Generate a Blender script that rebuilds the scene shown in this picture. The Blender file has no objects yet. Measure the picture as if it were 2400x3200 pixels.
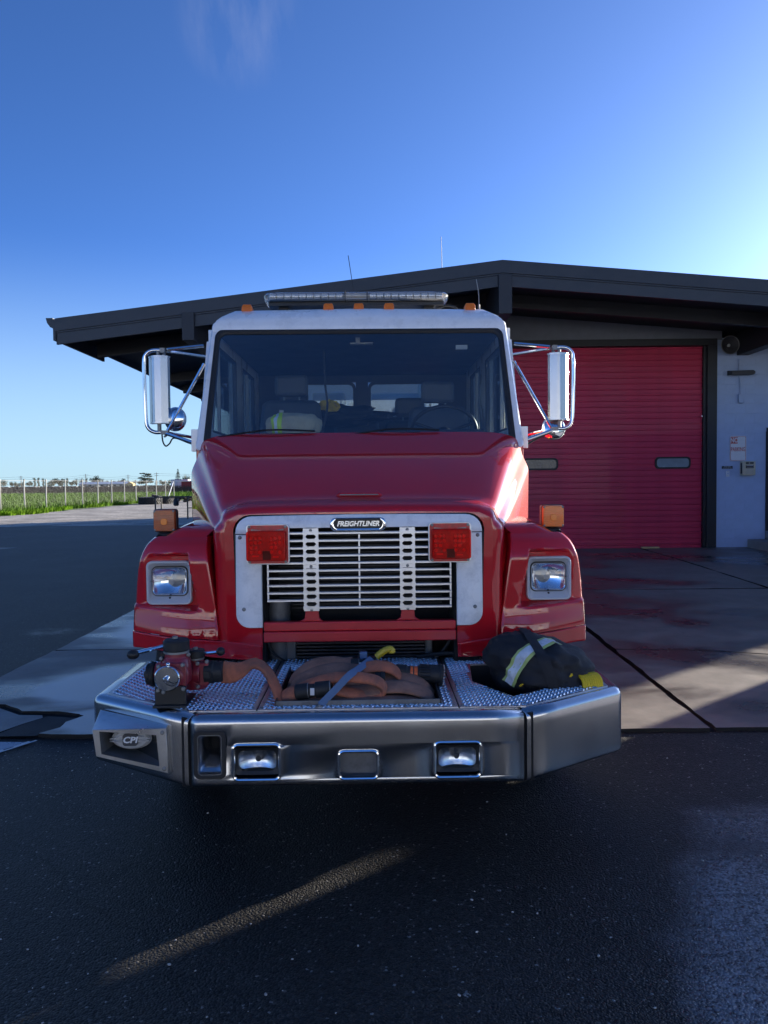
import bpy, bmesh, math, random
from mathutils import Vector, Matrix, noise
R = math.radians
random.seed(7)
scn = bpy.context.scene
COL = scn.collection
# ------------------------------------------------------------------ camera
cam_d = bpy.data.cameras.new('camera')
cam_d.sensor_fit = 'VERTICAL'; cam_d.sensor_height = 36.0
cam_d.lens = 27.03
cam_d.clip_start = 0.05; cam_d.clip_end = 6000
cam = bpy.data.objects.new('camera', cam_d); COL.objects.link(cam)
cam.matrix_world = Matrix.Translation((0, 0, 1.65)) @ Matrix.Rotation(R(90 - 2.207), 4, 'X') @ Matrix.Rotation(R(-0.6), 4, 'Z')
scn.camera = cam
# ------------------------------------------------------------------ sky, sun, exposure
SUN_AZ, SUN_EL = 51.0, 9.3          # degrees to the right of the view, degrees above the horizon
w = bpy.data.worlds.new('World'); scn.world = w; w.use_nodes = True
nt = w.node_tree; nt.nodes.clear()
def N(t, typ, **kw):
    n = t.nodes.new(typ)
    for k, v in kw.items(): setattr(n, k, v)
    return n
sky = N(nt, 'ShaderNodeTexSky', sky_type='NISHITA', sun_disc=False)
sky.sun_elevation = R(SUN_EL); sky.sun_rotation = R(SUN_AZ)
sky.altitude = 0; sky.air_density = 0.38; sky.dust_density = 0.8; sky.ozone_density = 5.5
tc = N(nt, 'ShaderNodeTexCoord')
# one faint wisp of high cloud
sep = N(nt, 'ShaderNodeSeparateXYZ'); nt.links.new(tc.outputs['Generated'], sep.inputs[0])
mp = N(nt, 'ShaderNodeMapping'); mp.inputs['Rotation'].default_value = (0, R(14), 0); mp.inputs['Scale'].default_value = (26, 10, 6)
nt.links.new(tc.outputs['Generated'], mp.inputs[0])
cn = N(nt, 'ShaderNodeTexNoise'); cn.inputs['Scale'].default_value = 1.0; cn.inputs['Detail'].default_value = 7; cn.inputs['Roughness'].default_value = 0.6
nt.links.new(mp.outputs[0], cn.inputs[0])
wd = N(nt, 'ShaderNodeVectorMath', operation='DOT_PRODUCT'); nt.links.new(tc.outputs['Generated'], wd.inputs[0]); wd.inputs[1].default_value = (-0.151, 0.8515, 0.5022)
wr_ = N(nt, 'ShaderNodeMapRange', interpolation_type='SMOOTHSTEP'); wr_.inputs[1].default_value = 0.9972; wr_.inputs[2].default_value = 0.9999; nt.links.new(wd.outputs['Value'], wr_.inputs[0])
c0_ = N(nt, 'ShaderNodeMapRange'); c0_.inputs[1].default_value = 0.42; c0_.inputs[2].default_value = 0.75; c0_.inputs[3].default_value = 0; c0_.inputs[4].default_value = 0.1; nt.links.new(cn.outputs['Fac'], c0_.inputs[0])
cr = N(nt, 'ShaderNodeMath', operation='MULTIPLY'); nt.links.new(c0_.outputs[0], cr.inputs[0]); nt.links.new(wr_.outputs[0], cr.inputs[1])
mx = N(nt, 'ShaderNodeMix', data_type='RGBA'); nt.links.new(cr.outputs[0], mx.inputs['Factor'])
nt.links.new(sky.outputs[0], mx.inputs['A']); mx.inputs['B'].default_value = (2.2, 2.4, 2.7, 1)
bg = N(nt, 'ShaderNodeBackground'); bg.inputs[1].default_value = 0.12
out = N(nt, 'ShaderNodeOutputWorld')
# pale haze low over the horizon, all the way round
hz_r = N(nt, 'ShaderNodeMapRange', interpolation_type='SMOOTHSTEP'); hz_r.inputs[1].default_value = -0.02; hz_r.inputs[2].default_value = 0.30; hz_r.inputs[3].default_value = 0.92; hz_r.inputs[4].default_value = 0.0
nt.links.new(sep.outputs['Z'], hz_r.inputs[0])
hm = N(nt, 'ShaderNodeMix', data_type='RGBA'); nt.links.new(hz_r.outputs[0], hm.inputs['Factor']); nt.links.new(mx.outputs['Result'], hm.inputs['A']); hm.inputs['B'].default_value = (1.35, 2.15, 2.6, 1)
wb = N(nt, "ShaderNodeVectorMath", operation="MULTIPLY"); wb.inputs[1].default_value = (1.08, 0.985, 0.93)
nt.links.new(hm.outputs["Result"], wb.inputs[0]); nt.links.new(wb.outputs[0], bg.inputs[0]); nt.links.new(bg.outputs[0], out.inputs[0])
sl = bpy.data.lights.new('sun', 'SUN'); sl.energy = 5.0; sl.angle = R(0.53); sl.color = (1.0, 0.91, 0.77)
sun = bpy.data.objects.new('sun', sl); COL.objects.link(sun)
sd = Vector((math.sin(R(SUN_AZ)) * math.cos(R(SUN_EL)), math.cos(R(SUN_AZ)) * math.cos(R(SUN_EL)), math.sin(R(SUN_EL))))
sun.rotation_euler = sd.to_track_quat('Z', 'Y').to_euler()
vs = scn.view_settings
scn.display_settings.display_device = 'sRGB'
vs.view_transform = 'Standard'; vs.look = 'None'; vs.gamma = 1.0; vs.use_curve_mapping = False
vs.exposure = 1.68
scn.cycles.max_bounces = 10; scn.cycles.transparent_max_bounces = 24; scn.cycles.glossy_bounces = 5
scn.cycles.use_denoising = True

# ------------------------------------------------------------------ materials
def mat(name, col, rough=0.5, metal=0.0, var=0.15, scale=5.0, bump=0.0, bscale=60.0, coat=0.0, rvar=0.08, spec=0.5, dirt=None, stretch=(1, 1, 1)):
    m = bpy.data.materials.new(name); m.use_nodes = True
    t = m.node_tree; b = t.nodes['Principled BSDF']
    tcn = N(t, 'ShaderNodeTexCoord'); mpn = N(t, 'ShaderNodeMapping'); mpn.inputs['Scale'].default_value = stretch
    t.links.new(tcn.outputs['Object'], mpn.inputs[0])
    n1 = N(t, 'ShaderNodeTexNoise'); n1.inputs['Scale'].default_value = scale; n1.inputs['Detail'].default_value = 6; n1.inputs['Roughness'].default_value = 0.6
    t.links.new(mpn.outputs[0], n1.inputs[0])
    r = N(t, 'ShaderNodeMapRange'); r.inputs[1].default_value = 0.3; r.inputs[2].default_value = 0.7
    r.inputs[3].default_value = 1 - var; r.inputs[4].default_value = 1 + var
    t.links.new(n1.outputs['Fac'], r.inputs[0])
    sc = N(t, 'ShaderNodeVectorMath', operation='SCALE'); sc.inputs[0].default_value = col[:3]
    t.links.new(r.outputs[0], sc.inputs['Scale'])
    last = sc.outputs[0]
    if dirt:
        dcol, amt, dsc = dirt
        n2 = N(t, 'ShaderNodeTexNoise'); n2.inputs['Scale'].default_value = dsc; n2.inputs['Detail'].default_value = 8; n2.inputs['Roughness'].default_value = 0.7
        t.links.new(mpn.outputs[0], n2.inputs[0])
        r2 = N(t, 'ShaderNodeMapRange'); r2.inputs[1].default_value = 0.48; r2.inputs[2].default_value = 0.72; r2.inputs[3].default_value = 0; r2.inputs[4].default_value = amt
        t.links.new(n2.outputs['Fac'], r2.inputs[0])
        mxn = N(t, 'ShaderNodeMix', data_type='RGBA'); t.links.new(r2.outputs[0], mxn.inputs['Factor'])
        t.links.new(last, mxn.inputs['A']); mxn.inputs['B'].default_value = (*dcol, 1)
        last = mxn.outputs['Result']
    t.links.new(last, b.inputs['Base Color'])
    rr = N(t, 'ShaderNodeMapRange'); rr.inputs[1].default_value = 0.3; rr.inputs[2].default_value = 0.7
    rr.inputs[3].default_value = max(0.02, rough - rvar); rr.inputs[4].default_value = min(1, rough + rvar)
    t.links.new(n1.outputs['Fac'], rr.inputs[0]); t.links.new(rr.outputs[0], b.inputs['Roughness'])
    b.inputs['Metallic'].default_value = metal
    b.inputs['Specular IOR Level'].default_value = spec
    if coat:
        b.inputs['Coat Weight'].default_value = coat; b.inputs['Coat Roughness'].default_value = 0.018; b.inputs['Coat IOR'].default_value = 1.65
    if bump:
        nb = N(t, 'ShaderNodeTexNoise'); nb.inputs['Scale'].default_value = bscale; nb.inputs['Detail'].default_value = 4
        t.links.new(mpn.outputs[0], nb.inputs[0])
        bn = N(t, 'ShaderNodeBump'); bn.inputs['Strength'].default_value = bump; bn.inputs['Distance'].default_value = 0.01
        t.links.new(nb.outputs['Fac'], bn.inputs['Height']); t.links.new(bn.outputs[0], b.inputs['Normal'])
    return m

def glass(name, tint, refl=0.08, rough=0.0, edge=0.9):
    m = bpy.data.materials.new(name); m.use_nodes = True
    t = m.node_tree; t.nodes.clear()
    o = N(t, 'ShaderNodeOutputMaterial'); tr = N(t, 'ShaderNodeBsdfTransparent'); tr.inputs[0].default_value = (*tint, 1)
    gl = N(t, 'ShaderNodeBsdfGlossy'); gl.inputs['Roughness'].default_value = rough; gl.inputs[0].default_value = (1, 1, 1, 1)
    lw = N(t, 'ShaderNodeFresnel'); lw.inputs[0].default_value = 1.5
    mr = N(t, 'ShaderNodeMapRange'); mr.inputs[1].default_value = 0.04; mr.inputs[2].default_value = 1; mr.inputs[3].default_value = refl; mr.inputs[4].default_value = edge
    t.links.new(lw.outputs[0], mr.inputs[0])
    mxs = N(t, 'ShaderNodeMixShader'); t.links.new(mr.outputs[0], mxs.inputs[0]); t.links.new(tr.outputs[0], mxs.inputs[1]); t.links.new(gl.outputs[0], mxs.inputs[2])
    t.links.new(mxs.outputs[0], o.inputs[0])
    return m

def asphalt_mat(name, lo, hi, wet=True, agg=115.0, wet_sheen_spots=()):
    m = bpy.data.materials.new(name); m.use_nodes = True
    t = m.node_tree; b = t.nodes['Principled BSDF']; L = t.links.new
    c = N(t, 'ShaderNodeTexCoord')
    v = N(t, 'ShaderNodeTexVoronoi'); v.inputs['Scale'].default_value = agg; L(c.outputs['Object'], v.inputs[0])
    sv = N(t, 'ShaderNodeSeparateColor'); L(v.outputs['Color'], sv.inputs[0])
    ramp = N(t, 'ShaderNodeValToRGB'); e = ramp.color_ramp.elements
    e[0].position = 0.0; e[0].color = (*lo, 1); e[1].position = 0.9; e[1].color = (*hi, 1)
    x = ramp.color_ramp.elements.new(0.975); x.color = (hi[0] * 1.5, hi[1] * 1.45, hi[2] * 1.35, 1)
    x = ramp.color_ramp.elements.new(0.988); x.color = (hi[0] * 2.6, hi[1] * 2.5, hi[2] * 2.3, 1)
    x = ramp.color_ramp.elements.new(0.997); x.color = (0.22, 0.205, 0.185, 1)
    L(sv.outputs[0], ramp.inputs[0])
    n = N(t, 'ShaderNodeTexNoise'); n.inputs['Scale'].default_value = 0.55; n.inputs['Detail'].default_value = 9; n.inputs['Roughness'].default_value = 0.62; L(c.outputs['Object'], n.inputs[0])
    r = N(t, 'ShaderNodeMapRange'); r.inputs[1].default_value = 0.3; r.inputs[2].default_value = 0.7; r.inputs[3].default_value = 0.5; r.inputs[4].default_value = 1.5; L(n.outputs['Fac'], r.inputs[0])
    s = N(t, 'ShaderNodeVectorMath', operation='SCALE'); L(ramp.outputs[0], s.inputs[0]); L(r.outputs[0], s.inputs['Scale'])
    # hairline cracks
    cn2 = N(t, 'ShaderNodeTexNoise'); cn2.inputs['Scale'].default_value = 1.3; cn2.inputs['Detail'].default_value = 5; L(c.outputs['Object'], cn2.inputs[0])
    wv = N(t, 'ShaderNodeVectorMath', operation='MULTIPLY_ADD'); L(cn2.outputs['Color'], wv.inputs[0]); wv.inputs[1].default_value = (0.9, 0.9, 0.9); L(c.outputs['Object'], wv.inputs[2])
    vc = N(t, 'ShaderNodeTexVoronoi', feature='DISTANCE_TO_EDGE'); vc.inputs['Scale'].default_value = 0.33; L(wv.outputs[0], vc.inputs[0])
    ck = N(t, 'ShaderNodeMapRange'); ck.inputs[1].default_value = 0.0; ck.inputs[2].default_value = 0.0045; ck.inputs[3].default_value = 0.25; ck.inputs[4].default_value = 1.0; L(vc.outputs['Distance'], ck.inputs[0])
    s2 = N(t, 'ShaderNodeVectorMath', operation='SCALE'); L(s.outputs[0], s2.inputs[0]); L(ck.outputs[0], s2.inputs['Scale'])
    L(s2.outputs[0], b.inputs['Base Color'])
    b.inputs['Specular IOR Level'].default_value = 0.3
    # damp areas are smoother
    n3 = N(t, 'ShaderNodeTexNoise'); n3.inputs['Scale'].default_value = 0.42; n3.inputs['Detail'].default_value = 8; n3.inputs['Roughness'].default_value = 0.65; L(c.outputs['Object'], n3.inputs[0])
    n3s = N(t, 'ShaderNodeMath', operation='MULTIPLY_ADD'); L(n3.outputs['Fac'], n3s.inputs[0]); n3s.inputs[1].default_value = 1.7; n3s.inputs[2].default_value = -0.37; val = n3s.outputs[0]
    for (px, py, rad, amt) in wet_sheen_spots:
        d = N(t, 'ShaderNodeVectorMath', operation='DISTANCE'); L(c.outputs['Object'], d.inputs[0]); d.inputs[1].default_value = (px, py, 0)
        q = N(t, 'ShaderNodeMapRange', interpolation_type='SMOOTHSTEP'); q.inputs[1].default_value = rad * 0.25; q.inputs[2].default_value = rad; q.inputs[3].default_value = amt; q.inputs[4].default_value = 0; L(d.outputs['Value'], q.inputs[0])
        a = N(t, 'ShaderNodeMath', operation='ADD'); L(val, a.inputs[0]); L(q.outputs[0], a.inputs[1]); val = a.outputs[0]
    if wet_sheen_spots:
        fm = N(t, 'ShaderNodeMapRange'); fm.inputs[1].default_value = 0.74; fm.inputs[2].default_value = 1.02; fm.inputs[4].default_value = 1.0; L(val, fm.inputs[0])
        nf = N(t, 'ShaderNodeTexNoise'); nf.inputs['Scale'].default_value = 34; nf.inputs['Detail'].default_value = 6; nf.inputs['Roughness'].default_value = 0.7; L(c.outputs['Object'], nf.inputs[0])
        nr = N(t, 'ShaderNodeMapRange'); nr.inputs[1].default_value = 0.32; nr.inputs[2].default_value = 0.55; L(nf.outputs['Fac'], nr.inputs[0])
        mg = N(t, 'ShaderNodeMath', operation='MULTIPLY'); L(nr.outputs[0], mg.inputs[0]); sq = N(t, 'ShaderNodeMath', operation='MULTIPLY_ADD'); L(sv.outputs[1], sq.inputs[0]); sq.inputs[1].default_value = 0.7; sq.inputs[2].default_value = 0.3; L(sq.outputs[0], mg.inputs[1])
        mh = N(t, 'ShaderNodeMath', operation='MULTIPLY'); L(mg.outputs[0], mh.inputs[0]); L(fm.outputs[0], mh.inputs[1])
        fmx = N(t, 'ShaderNodeMix', data_type='RGBA'); L(mh.outputs[0], fmx.inputs['Factor']); L(s2.outputs[0], fmx.inputs['A']); fmx.inputs['B'].default_value = (0.27, 0.27, 0.28, 1); L(fmx.outputs['Result'], b.inputs['Base Color'])  # pale colour mixed in at the wet spots stands in for sky sheen
    rr = N(t, 'ShaderNodeMapRange'); rr.inputs[1].default_value = 0.68; rr.inputs[2].default_value = 1.0
    rr.inputs[3].default_value = 0.56 if wet else 0.85; rr.inputs[4].default_value = 0.12 if wet else 0.7; L(val, rr.inputs[0]); L(rr.outputs[0], b.inputs['Roughness'])
    bs = N(t, 'ShaderNodeMapRange'); bs.inputs[1].default_value = 0.68; bs.inputs[2].default_value = 1.0; bs.inputs[3].default_value = 1.0; bs.inputs[4].default_value = 0.7; L(val, bs.inputs[0])
    nb = N(t, 'ShaderNodeTexNoise'); nb.inputs['Scale'].default_value = agg * 0.8; nb.inputs['Detail'].default_value = 3; L(c.outputs['Object'], nb.inputs[0])
    ad = N(t, 'ShaderNodeMath', operation='MULTIPLY_ADD'); L(v.outputs['Distance'], ad.inputs[0]); ad.inputs[1].default_value = -1.2; L(nb.outputs['Fac'], ad.inputs[2])
    bn = N(t, 'ShaderNodeBump'); L(bs.outputs[0], bn.inputs['Strength']); bn.inputs['Distance'].default_value = 0.0042; L(ad.outputs[0], bn.inputs['Height']); L(bn.outputs[0], b.inputs['Normal'])
    return m

def concrete_mat(name, col, wet0=0.46, wet1=0.58, sheen_puddles=()):
    m = bpy.data.materials.new(name); m.use_nodes = True
    t = m.node_tree; b = t.nodes['Principled BSDF']; L = t.links.new
    c = N(t, 'ShaderNodeTexCoord'); mp_ = N(t, 'ShaderNodeMapping'); mp_.inputs['Scale'].default_value = (0.55, 1.0, 1); L(c.outputs['Object'], mp_.inputs[0])
    n = N(t, 'ShaderNodeTexNoise'); n.inputs['Scale'].default_value = 0.62; n.inputs['Detail'].default_value = 9; n.inputs['Roughness'].default_value = 0.6; n.inputs['Distortion'].default_value = 0.35; L(mp_.outputs[0], n.inputs[0])
    wm = N(t, 'ShaderNodeMapRange', interpolation_type='SMOOTHSTEP'); wm.inputs[1].default_value = wet0; wm.inputs[2].default_value = wet1; L(n.outputs['Fac'], wm.inputs[0])
    pud_sheen = None
    for (px, py, rx, ry) in sheen_puddles:
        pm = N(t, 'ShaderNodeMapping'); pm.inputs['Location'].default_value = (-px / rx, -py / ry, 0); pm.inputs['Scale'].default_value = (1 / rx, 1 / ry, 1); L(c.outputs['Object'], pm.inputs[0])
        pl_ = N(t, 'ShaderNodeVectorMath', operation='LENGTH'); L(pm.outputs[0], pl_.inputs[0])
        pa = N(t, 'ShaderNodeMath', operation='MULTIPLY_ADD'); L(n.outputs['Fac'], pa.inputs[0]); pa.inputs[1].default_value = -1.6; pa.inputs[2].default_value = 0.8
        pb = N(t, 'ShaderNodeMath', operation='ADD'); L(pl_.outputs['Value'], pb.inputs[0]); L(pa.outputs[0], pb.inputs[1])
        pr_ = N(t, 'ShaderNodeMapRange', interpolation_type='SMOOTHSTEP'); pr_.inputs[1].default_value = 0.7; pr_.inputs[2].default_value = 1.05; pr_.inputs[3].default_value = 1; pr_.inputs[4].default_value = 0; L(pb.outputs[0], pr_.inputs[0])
        if pud_sheen is None: pud_sheen = pr_.outputs[0]
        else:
            q_ = N(t, 'ShaderNodeMath', operation='MAXIMUM'); L(pud_sheen, q_.inputs[0]); L(pr_.outputs[0], q_.inputs[1]); pud_sheen = q_.outputs[0]
    n2 = N(t, 'ShaderNodeTexNoise'); n2.inputs['Scale'].default_value = 3.2; n2.inputs['Detail'].default_value = 9; n2.inputs['Roughness'].default_value = 0.7; L(c.outputs['Object'], n2.inputs[0])
    r = N(t, 'ShaderNodeMapRange'); r.inputs[1].default_value = 0.3; r.inputs[2].default_value = 0.7; r.inputs[3].default_value = 0.7; r.inputs[4].default_value = 1.25; L(n2.outputs['Fac'], r.inputs[0])
    s = N(t, 'ShaderNodeVectorMath', operation='SCALE'); s.inputs[0].default_value = col; L(r.outputs[0], s.inputs['Scale'])
    dk = N(t, 'ShaderNodeMapRange'); dk.inputs[3].default_value = 1.0; dk.inputs[4].default_value = 0.42; L(wm.outputs[0], dk.inputs[0])
    s2 = N(t, 'ShaderNodeVectorMath', operation='SCALE'); L(s.outputs[0], s2.inputs[0]); L(dk.outputs[0], s2.inputs['Scale'])
    # small dark chips
    v = N(t, 'ShaderNodeTexVoronoi'); v.inputs['Scale'].default_value = 3.0; L(c.outputs['Object'], v.inputs[0])
    ch = N(t, 'ShaderNodeMapRange'); ch.inputs[1].default_value = 0.03; ch.inputs[2].default_value = 0.05; ch.inputs[3].default_value = 0.45; ch.inputs[4].default_value = 1; L(v.outputs['Distance'], ch.inputs[0])
    s3 = N(t, 'ShaderNodeVectorMath', operation='SCALE'); L(s2.outputs[0], s3.inputs[0]); L(ch.outputs[0], s3.inputs['Scale'])
    if pud_sheen is not None:
        ps = N(t, 'ShaderNodeMix', data_type='RGBA'); pf = N(t, 'ShaderNodeMath', operation='MULTIPLY'); pf.inputs[1].default_value = 0.85; L(pud_sheen, pf.inputs[0]); L(pf.outputs[0], ps.inputs['Factor']); L(s3.outputs[0], ps.inputs['A']); ps.inputs['B'].default_value = (0.40, 0.40, 0.41, 1); L(ps.outputs['Result'], b.inputs['Base Color'])  # sky sheen of the wet patches painted pale into the slab colour
    else: L(s3.outputs[0], b.inputs['Base Color'])
    rg = N(t, 'ShaderNodeMapRange'); rg.inputs[3].default_value = 0.62; rg.inputs[4].default_value = 0.25; L(wm.outputs[0], rg.inputs[0])
    rv = N(t, 'ShaderNodeMath', operation='MULTIPLY_ADD'); L(n2.outputs['Fac'], rv.inputs[0]); rv.inputs[1].default_value = 0.16; 
    sb = N(t, 'ShaderNodeMath', operation='SUBTRACT'); L(rg.outputs[0], sb.inputs[0]); sb.inputs[1].default_value = 0.08; L(sb.outputs[0], rv.inputs[2]); L(rv.outputs[0], b.inputs['Roughness'])
    if pud_sheen is not None:
        pq = N(t, 'ShaderNodeMix', data_type='FLOAT'); L(pud_sheen, pq.inputs['Factor']); L(rv.outputs[0], pq.inputs[2]); pq.inputs[3].default_value = 0.3; L(pq.outputs[0], b.inputs['Roughness'])
    nb = N(t, 'ShaderNodeTexNoise'); nb.inputs['Scale'].default_value = 130; nb.inputs['Detail'].default_value = 5; L(c.outputs['Object'], nb.inputs[0])
    bn = N(t, 'ShaderNodeBump'); bn.inputs['Strength'].default_value = 0.3; bn.inputs['Distance'].default_value = 0.004; L(nb.outputs['Fac'], bn.inputs['Height']); L(bn.outputs[0], b.inputs['Normal'])
    return m

MT = {}
MT['asphalt'] = asphalt_mat('asphalt', (0.0035, 0.0032, 0.003), (0.030, 0.0275, 0.0255), wet_sheen_spots=((1.75, 3.3, 0.85, 0.40), (1.5, 2.6, 0.85, 0.42), (1.2, 2.05, 0.6, 0.34), (2.4, 4.0, 1.3, 0.2)))
MT['gravel'] = asphalt_mat('gravel', (0.20, 0.185, 0.165), (0.48, 0.44, 0.38), wet=False, agg=28)
MT['concrete'] = concrete_mat('concrete', (0.215, 0.185, 0.155), 0.40, 0.58, sheen_puddles=((-2.2, 6.15, 0.62, 0.7), (-2.45, 9.0, 0.62, 1.3), (-1.85, 5.3, 0.5, 0.36)))
MT['concrete_dry'] = concrete_mat('concrete_dry', (0.25, 0.24, 0.22), 0.55, 0.75)
MT['patch'] = mat('old_asphalt_patch', (0.035, 0.034, 0.034), 0.8, bump=0.6, bscale=120)
MT['groove'] = mat('groove_dirt_shade', (0.008, 0.008, 0.008), 0.9)
MT['white_road_paint'] = mat('white_road_paint', (0.5, 0.52, 0.55), 0.35, var=0.2, dirt=((0.12, 0.14, 0.18), 0.8, 6))
MT['blue_road_paint'] = mat('blue_road_paint', (0.10, 0.15, 0.26), 0.3, var=0.25, dirt=((0.4, 0.42, 0.46), 0.6, 5))
MT['red'] = mat('red_paint', (0.50, 0.008, 0.016), 0.5, var=0.06, coat=1.0, spec=0.04, rvar=0.04, scale=3)
MT['red_dull'] = mat('red_dull', (0.52, 0.014, 0.022), 0.42, var=0.12, coat=0.4)
MT['white'] = mat('white_paint', (0.84, 0.84, 0.84), 0.3, var=0.04, coat=0.6, dirt=((0.45, 0.44, 0.42), 0.25, 9))
MT['white_chip'] = mat('chipped_white', (0.84, 0.84, 0.84), 0.38, var=0.04, coat=0.2, dirt=((0.42, 0.44, 0.47), 0.5, 14))
MT['black'] = mat('black_plastic', (0.012, 0.012, 0.013), 0.5)
MT['rubber'] = mat('black_rubber', (0.014, 0.014, 0.015), 0.62, bump=0.1)
MT['void'] = mat('dark_interior', (0.006, 0.006, 0.007), 0.85)
MT['engine'] = mat('engine_dark_metal', (0.03, 0.03, 0.032), 0.5, metal=0.4, var=0.3)
MT['fin'] = mat('fin_metal', (0.05, 0.05, 0.055), 0.42, metal=0.7, var=0.3)
MT['duct'] = mat('grey_duct', (0.16, 0.16, 0.16), 0.5, var=0.25, dirt=((0.05, 0.05, 0.05), 0.7, 12))
MT['chrome'] = mat('chrome', (0.78, 0.79, 0.8), 0.06, metal=1.0, var=0.04, rvar=0.03)
MT['stainless'] = mat('stainless_steel', (0.50, 0.50, 0.51), 0.24, metal=1.0, var=0.05, rvar=0.04, scale=2.5, dirt=((0.36, 0.36, 0.36), 0.35, 2.2))
MT['brushed'] = mat('brushed_aluminium', (0.62, 0.62, 0.63), 0.32, metal=1.0, var=0.08, dirt=((0.4, 0.4, 0.4), 0.5, 20))
MT['tread'] = mat('tread_plate_aluminium', (0.52, 0.51, 0.53), 0.40, metal=1.0, var=0.12, scale=9, dirt=((0.3, 0.29, 0.29), 0.6, 7), bump=0.1, bscale=90)
MT['lug'] = mat('tread_lug_aluminium', (0.82, 0.81, 0.82), 0.28, metal=1.0, var=0.12, scale=9)
MT['alu'] = mat('grille_aluminium', (0.70, 0.70, 0.71), 0.36, metal=0.85, var=0.08, dirt=((0.4, 0.4, 0.4), 0.35, 25))
MT['bezel'] = mat('grey_bezel', (0.50, 0.51, 0.53), 0.38, var=0.06)
MT['reflector'] = mat('lamp_reflector', (0.94, 0.95, 0.96), 0.09, metal=1.0, var=0.02, rvar=0.02)
MT['fog_reflector'] = mat('fog_reflector', (0.94, 0.94, 0.95), 0.2, metal=1.0, var=0.02, rvar=0.02)
MT['bounce_concrete'] = mat('bounce_concrete', (0.5, 0.49, 0.47), 0.8, var=0.12, scale=1.5)
MT['lens'] = glass('lamp_glass', (0.94, 0.96, 0.97), 0.09)
MT['windscreen'] = glass('windscreen_glass', (0.84, 0.9, 0.9), 0.14)
MT['side_glass'] = glass('side_glass', (0.84, 0.9, 0.9), 0.07)
MT['red_lens'] = glass('red_lens_shell', (1.0, 0.012, 0.02), 0.02, edge=0.35)
MT['red_lens2'] = mat('red_lens_back', (0.5, 0.008, 0.014), 0.35, var=0.3, scale=40, coat=0.3)
MT['led'] = mat('led_red', (0.95, 0.05, 0.05), 0.3, coat=0.3)
MT['amber_lens'] = mat('amber_lens', (0.80, 0.17, 0.004), 0.35, var=0.12, scale=25, coat=0.3)
MT['amber_dark'] = mat('amber_lens_ribbed', (0.42, 0.07, 0.004), 0.35, var=0.2, scale=30, coat=0.25)
MT['amber_core'] = mat('amber_core', (0.95, 0.25, 0.01), 0.35, coat=0.2)
MT['clear_lens'] = mat('clear_led_lens', (0.55, 0.57, 0.6), 0.18, var=0.25, scale=30, coat=0.8, metal=0.3)
MT['maroon'] = mat('maroon_casting', (0.25, 0.016, 0.03), 0.42, var=0.22, scale=14, coat=0.25, bump=0.15, bscale=80, dirt=((0.05, 0.02, 0.02), 0.4, 20))
MT['hose'] = mat('orange_hose', (0.44, 0.135, 0.07), 0.75, var=0.3, scale=14, bump=0.5, bscale=260, dirt=((0.15, 0.085, 0.065), 0.9, 11))
MT['hose_old'] = mat('faded_hose', (0.30, 0.145, 0.095), 0.78, var=0.3, scale=14, bump=0.5, bscale=260, dirt=((0.11, 0.075, 0.06), 0.9, 11))
MT['strap'] = mat('blue_strap', (0.085, 0.15, 0.27), 0.6, var=0.1, bump=0.3, bscale=300)
MT['bag'] = mat('black_canvas', (0.011, 0.011, 0.014), 0.7, var=0.3, scale=12, bump=0.35, bscale=240)
MT['silver_tape'] = mat('silver_tape', (0.62, 0.66, 0.7), 0.35, var=0.12, scale=18, dirt=((0.2, 0.22, 0.25), 0.5, 30))
MT['lime_tape'] = mat('lime_tape', (0.42, 0.5, 0.16), 0.5, var=0.15)
MT['lime'] = mat('lime_yellow', (0.52, 0.72, 0.04), 0.5)
MT['yellow'] = mat('yellow_plastic', (0.62, 0.45, 0.03), 0.42, var=0.12, dirt=((0.2, 0.15, 0.06), 0.5, 22))
MT['yellow_hose'] = mat('yellow_hose', (0.72, 0.5, 0.01), 0.5, var=0.08)
MT['orange_tape'] = mat('orange_tape', (0.72, 0.13, 0.03), 0.4, var=0.25, scale=60)
MT['tan'] = mat('tan_canvas', (0.42, 0.37, 0.25), 0.85, var=0.15, scale=9, bump=0.5, bscale=260)
MT['seat'] = mat('grey_vinyl', (0.07, 0.076, 0.086), 0.55, var=0.15)
MT['trim'] = mat('dark_trim', (0.05, 0.054, 0.062), 0.6, var=0.15)
MT['dash'] = mat('dash_plastic', (0.06, 0.068, 0.08), 0.5, var=0.15)
MT['white_letter'] = mat('letter_silver', (0.7, 0.71, 0.72), 0.25, metal=0.7, var=0.03)
MT['siren'] = mat('pale_grey_plastic', (0.42, 0.42, 0.41), 0.45, var=0.08)
MT['fascia'] = mat('charcoal_fascia', (0.030, 0.033, 0.040), 0.42, var=0.2, scale=3, dirt=((0.05, 0.05, 0.055), 0.4, 4))
MT['beam'] = mat('charcoal_beam', (0.026, 0.028, 0.034), 0.55, var=0.2, scale=3, bump=0.15, bscale=30, stretch=(1, 0.1, 1))
MT['soffit'] = mat('dark_soffit', (0.030, 0.030, 0.034), 0.65, var=0.2, scale=3)
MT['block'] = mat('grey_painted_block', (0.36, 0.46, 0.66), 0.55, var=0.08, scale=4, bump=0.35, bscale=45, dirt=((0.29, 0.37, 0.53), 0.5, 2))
MT['header_wall'] = mat('header_shade_paint', (0.16, 0.175, 0.205), 0.6, var=0.1)  # darker than the pier, partly overhang shade put into the colour
MT['mortar'] = mat('painted_joint', (0.32, 0.41, 0.59), 0.7, var=0.1)
MT['door_red'] = mat('red_shutter_paint', (0.52, 0.03, 0.085), 0.5, var=0.12, scale=2.2, coat=0.04, spec=0.3, dirt=((0.36, 0.022, 0.06), 0.6, 1.6))
MT['jamb'] = mat('black_jamb', (0.012, 0.013, 0.017), 0.5)
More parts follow.
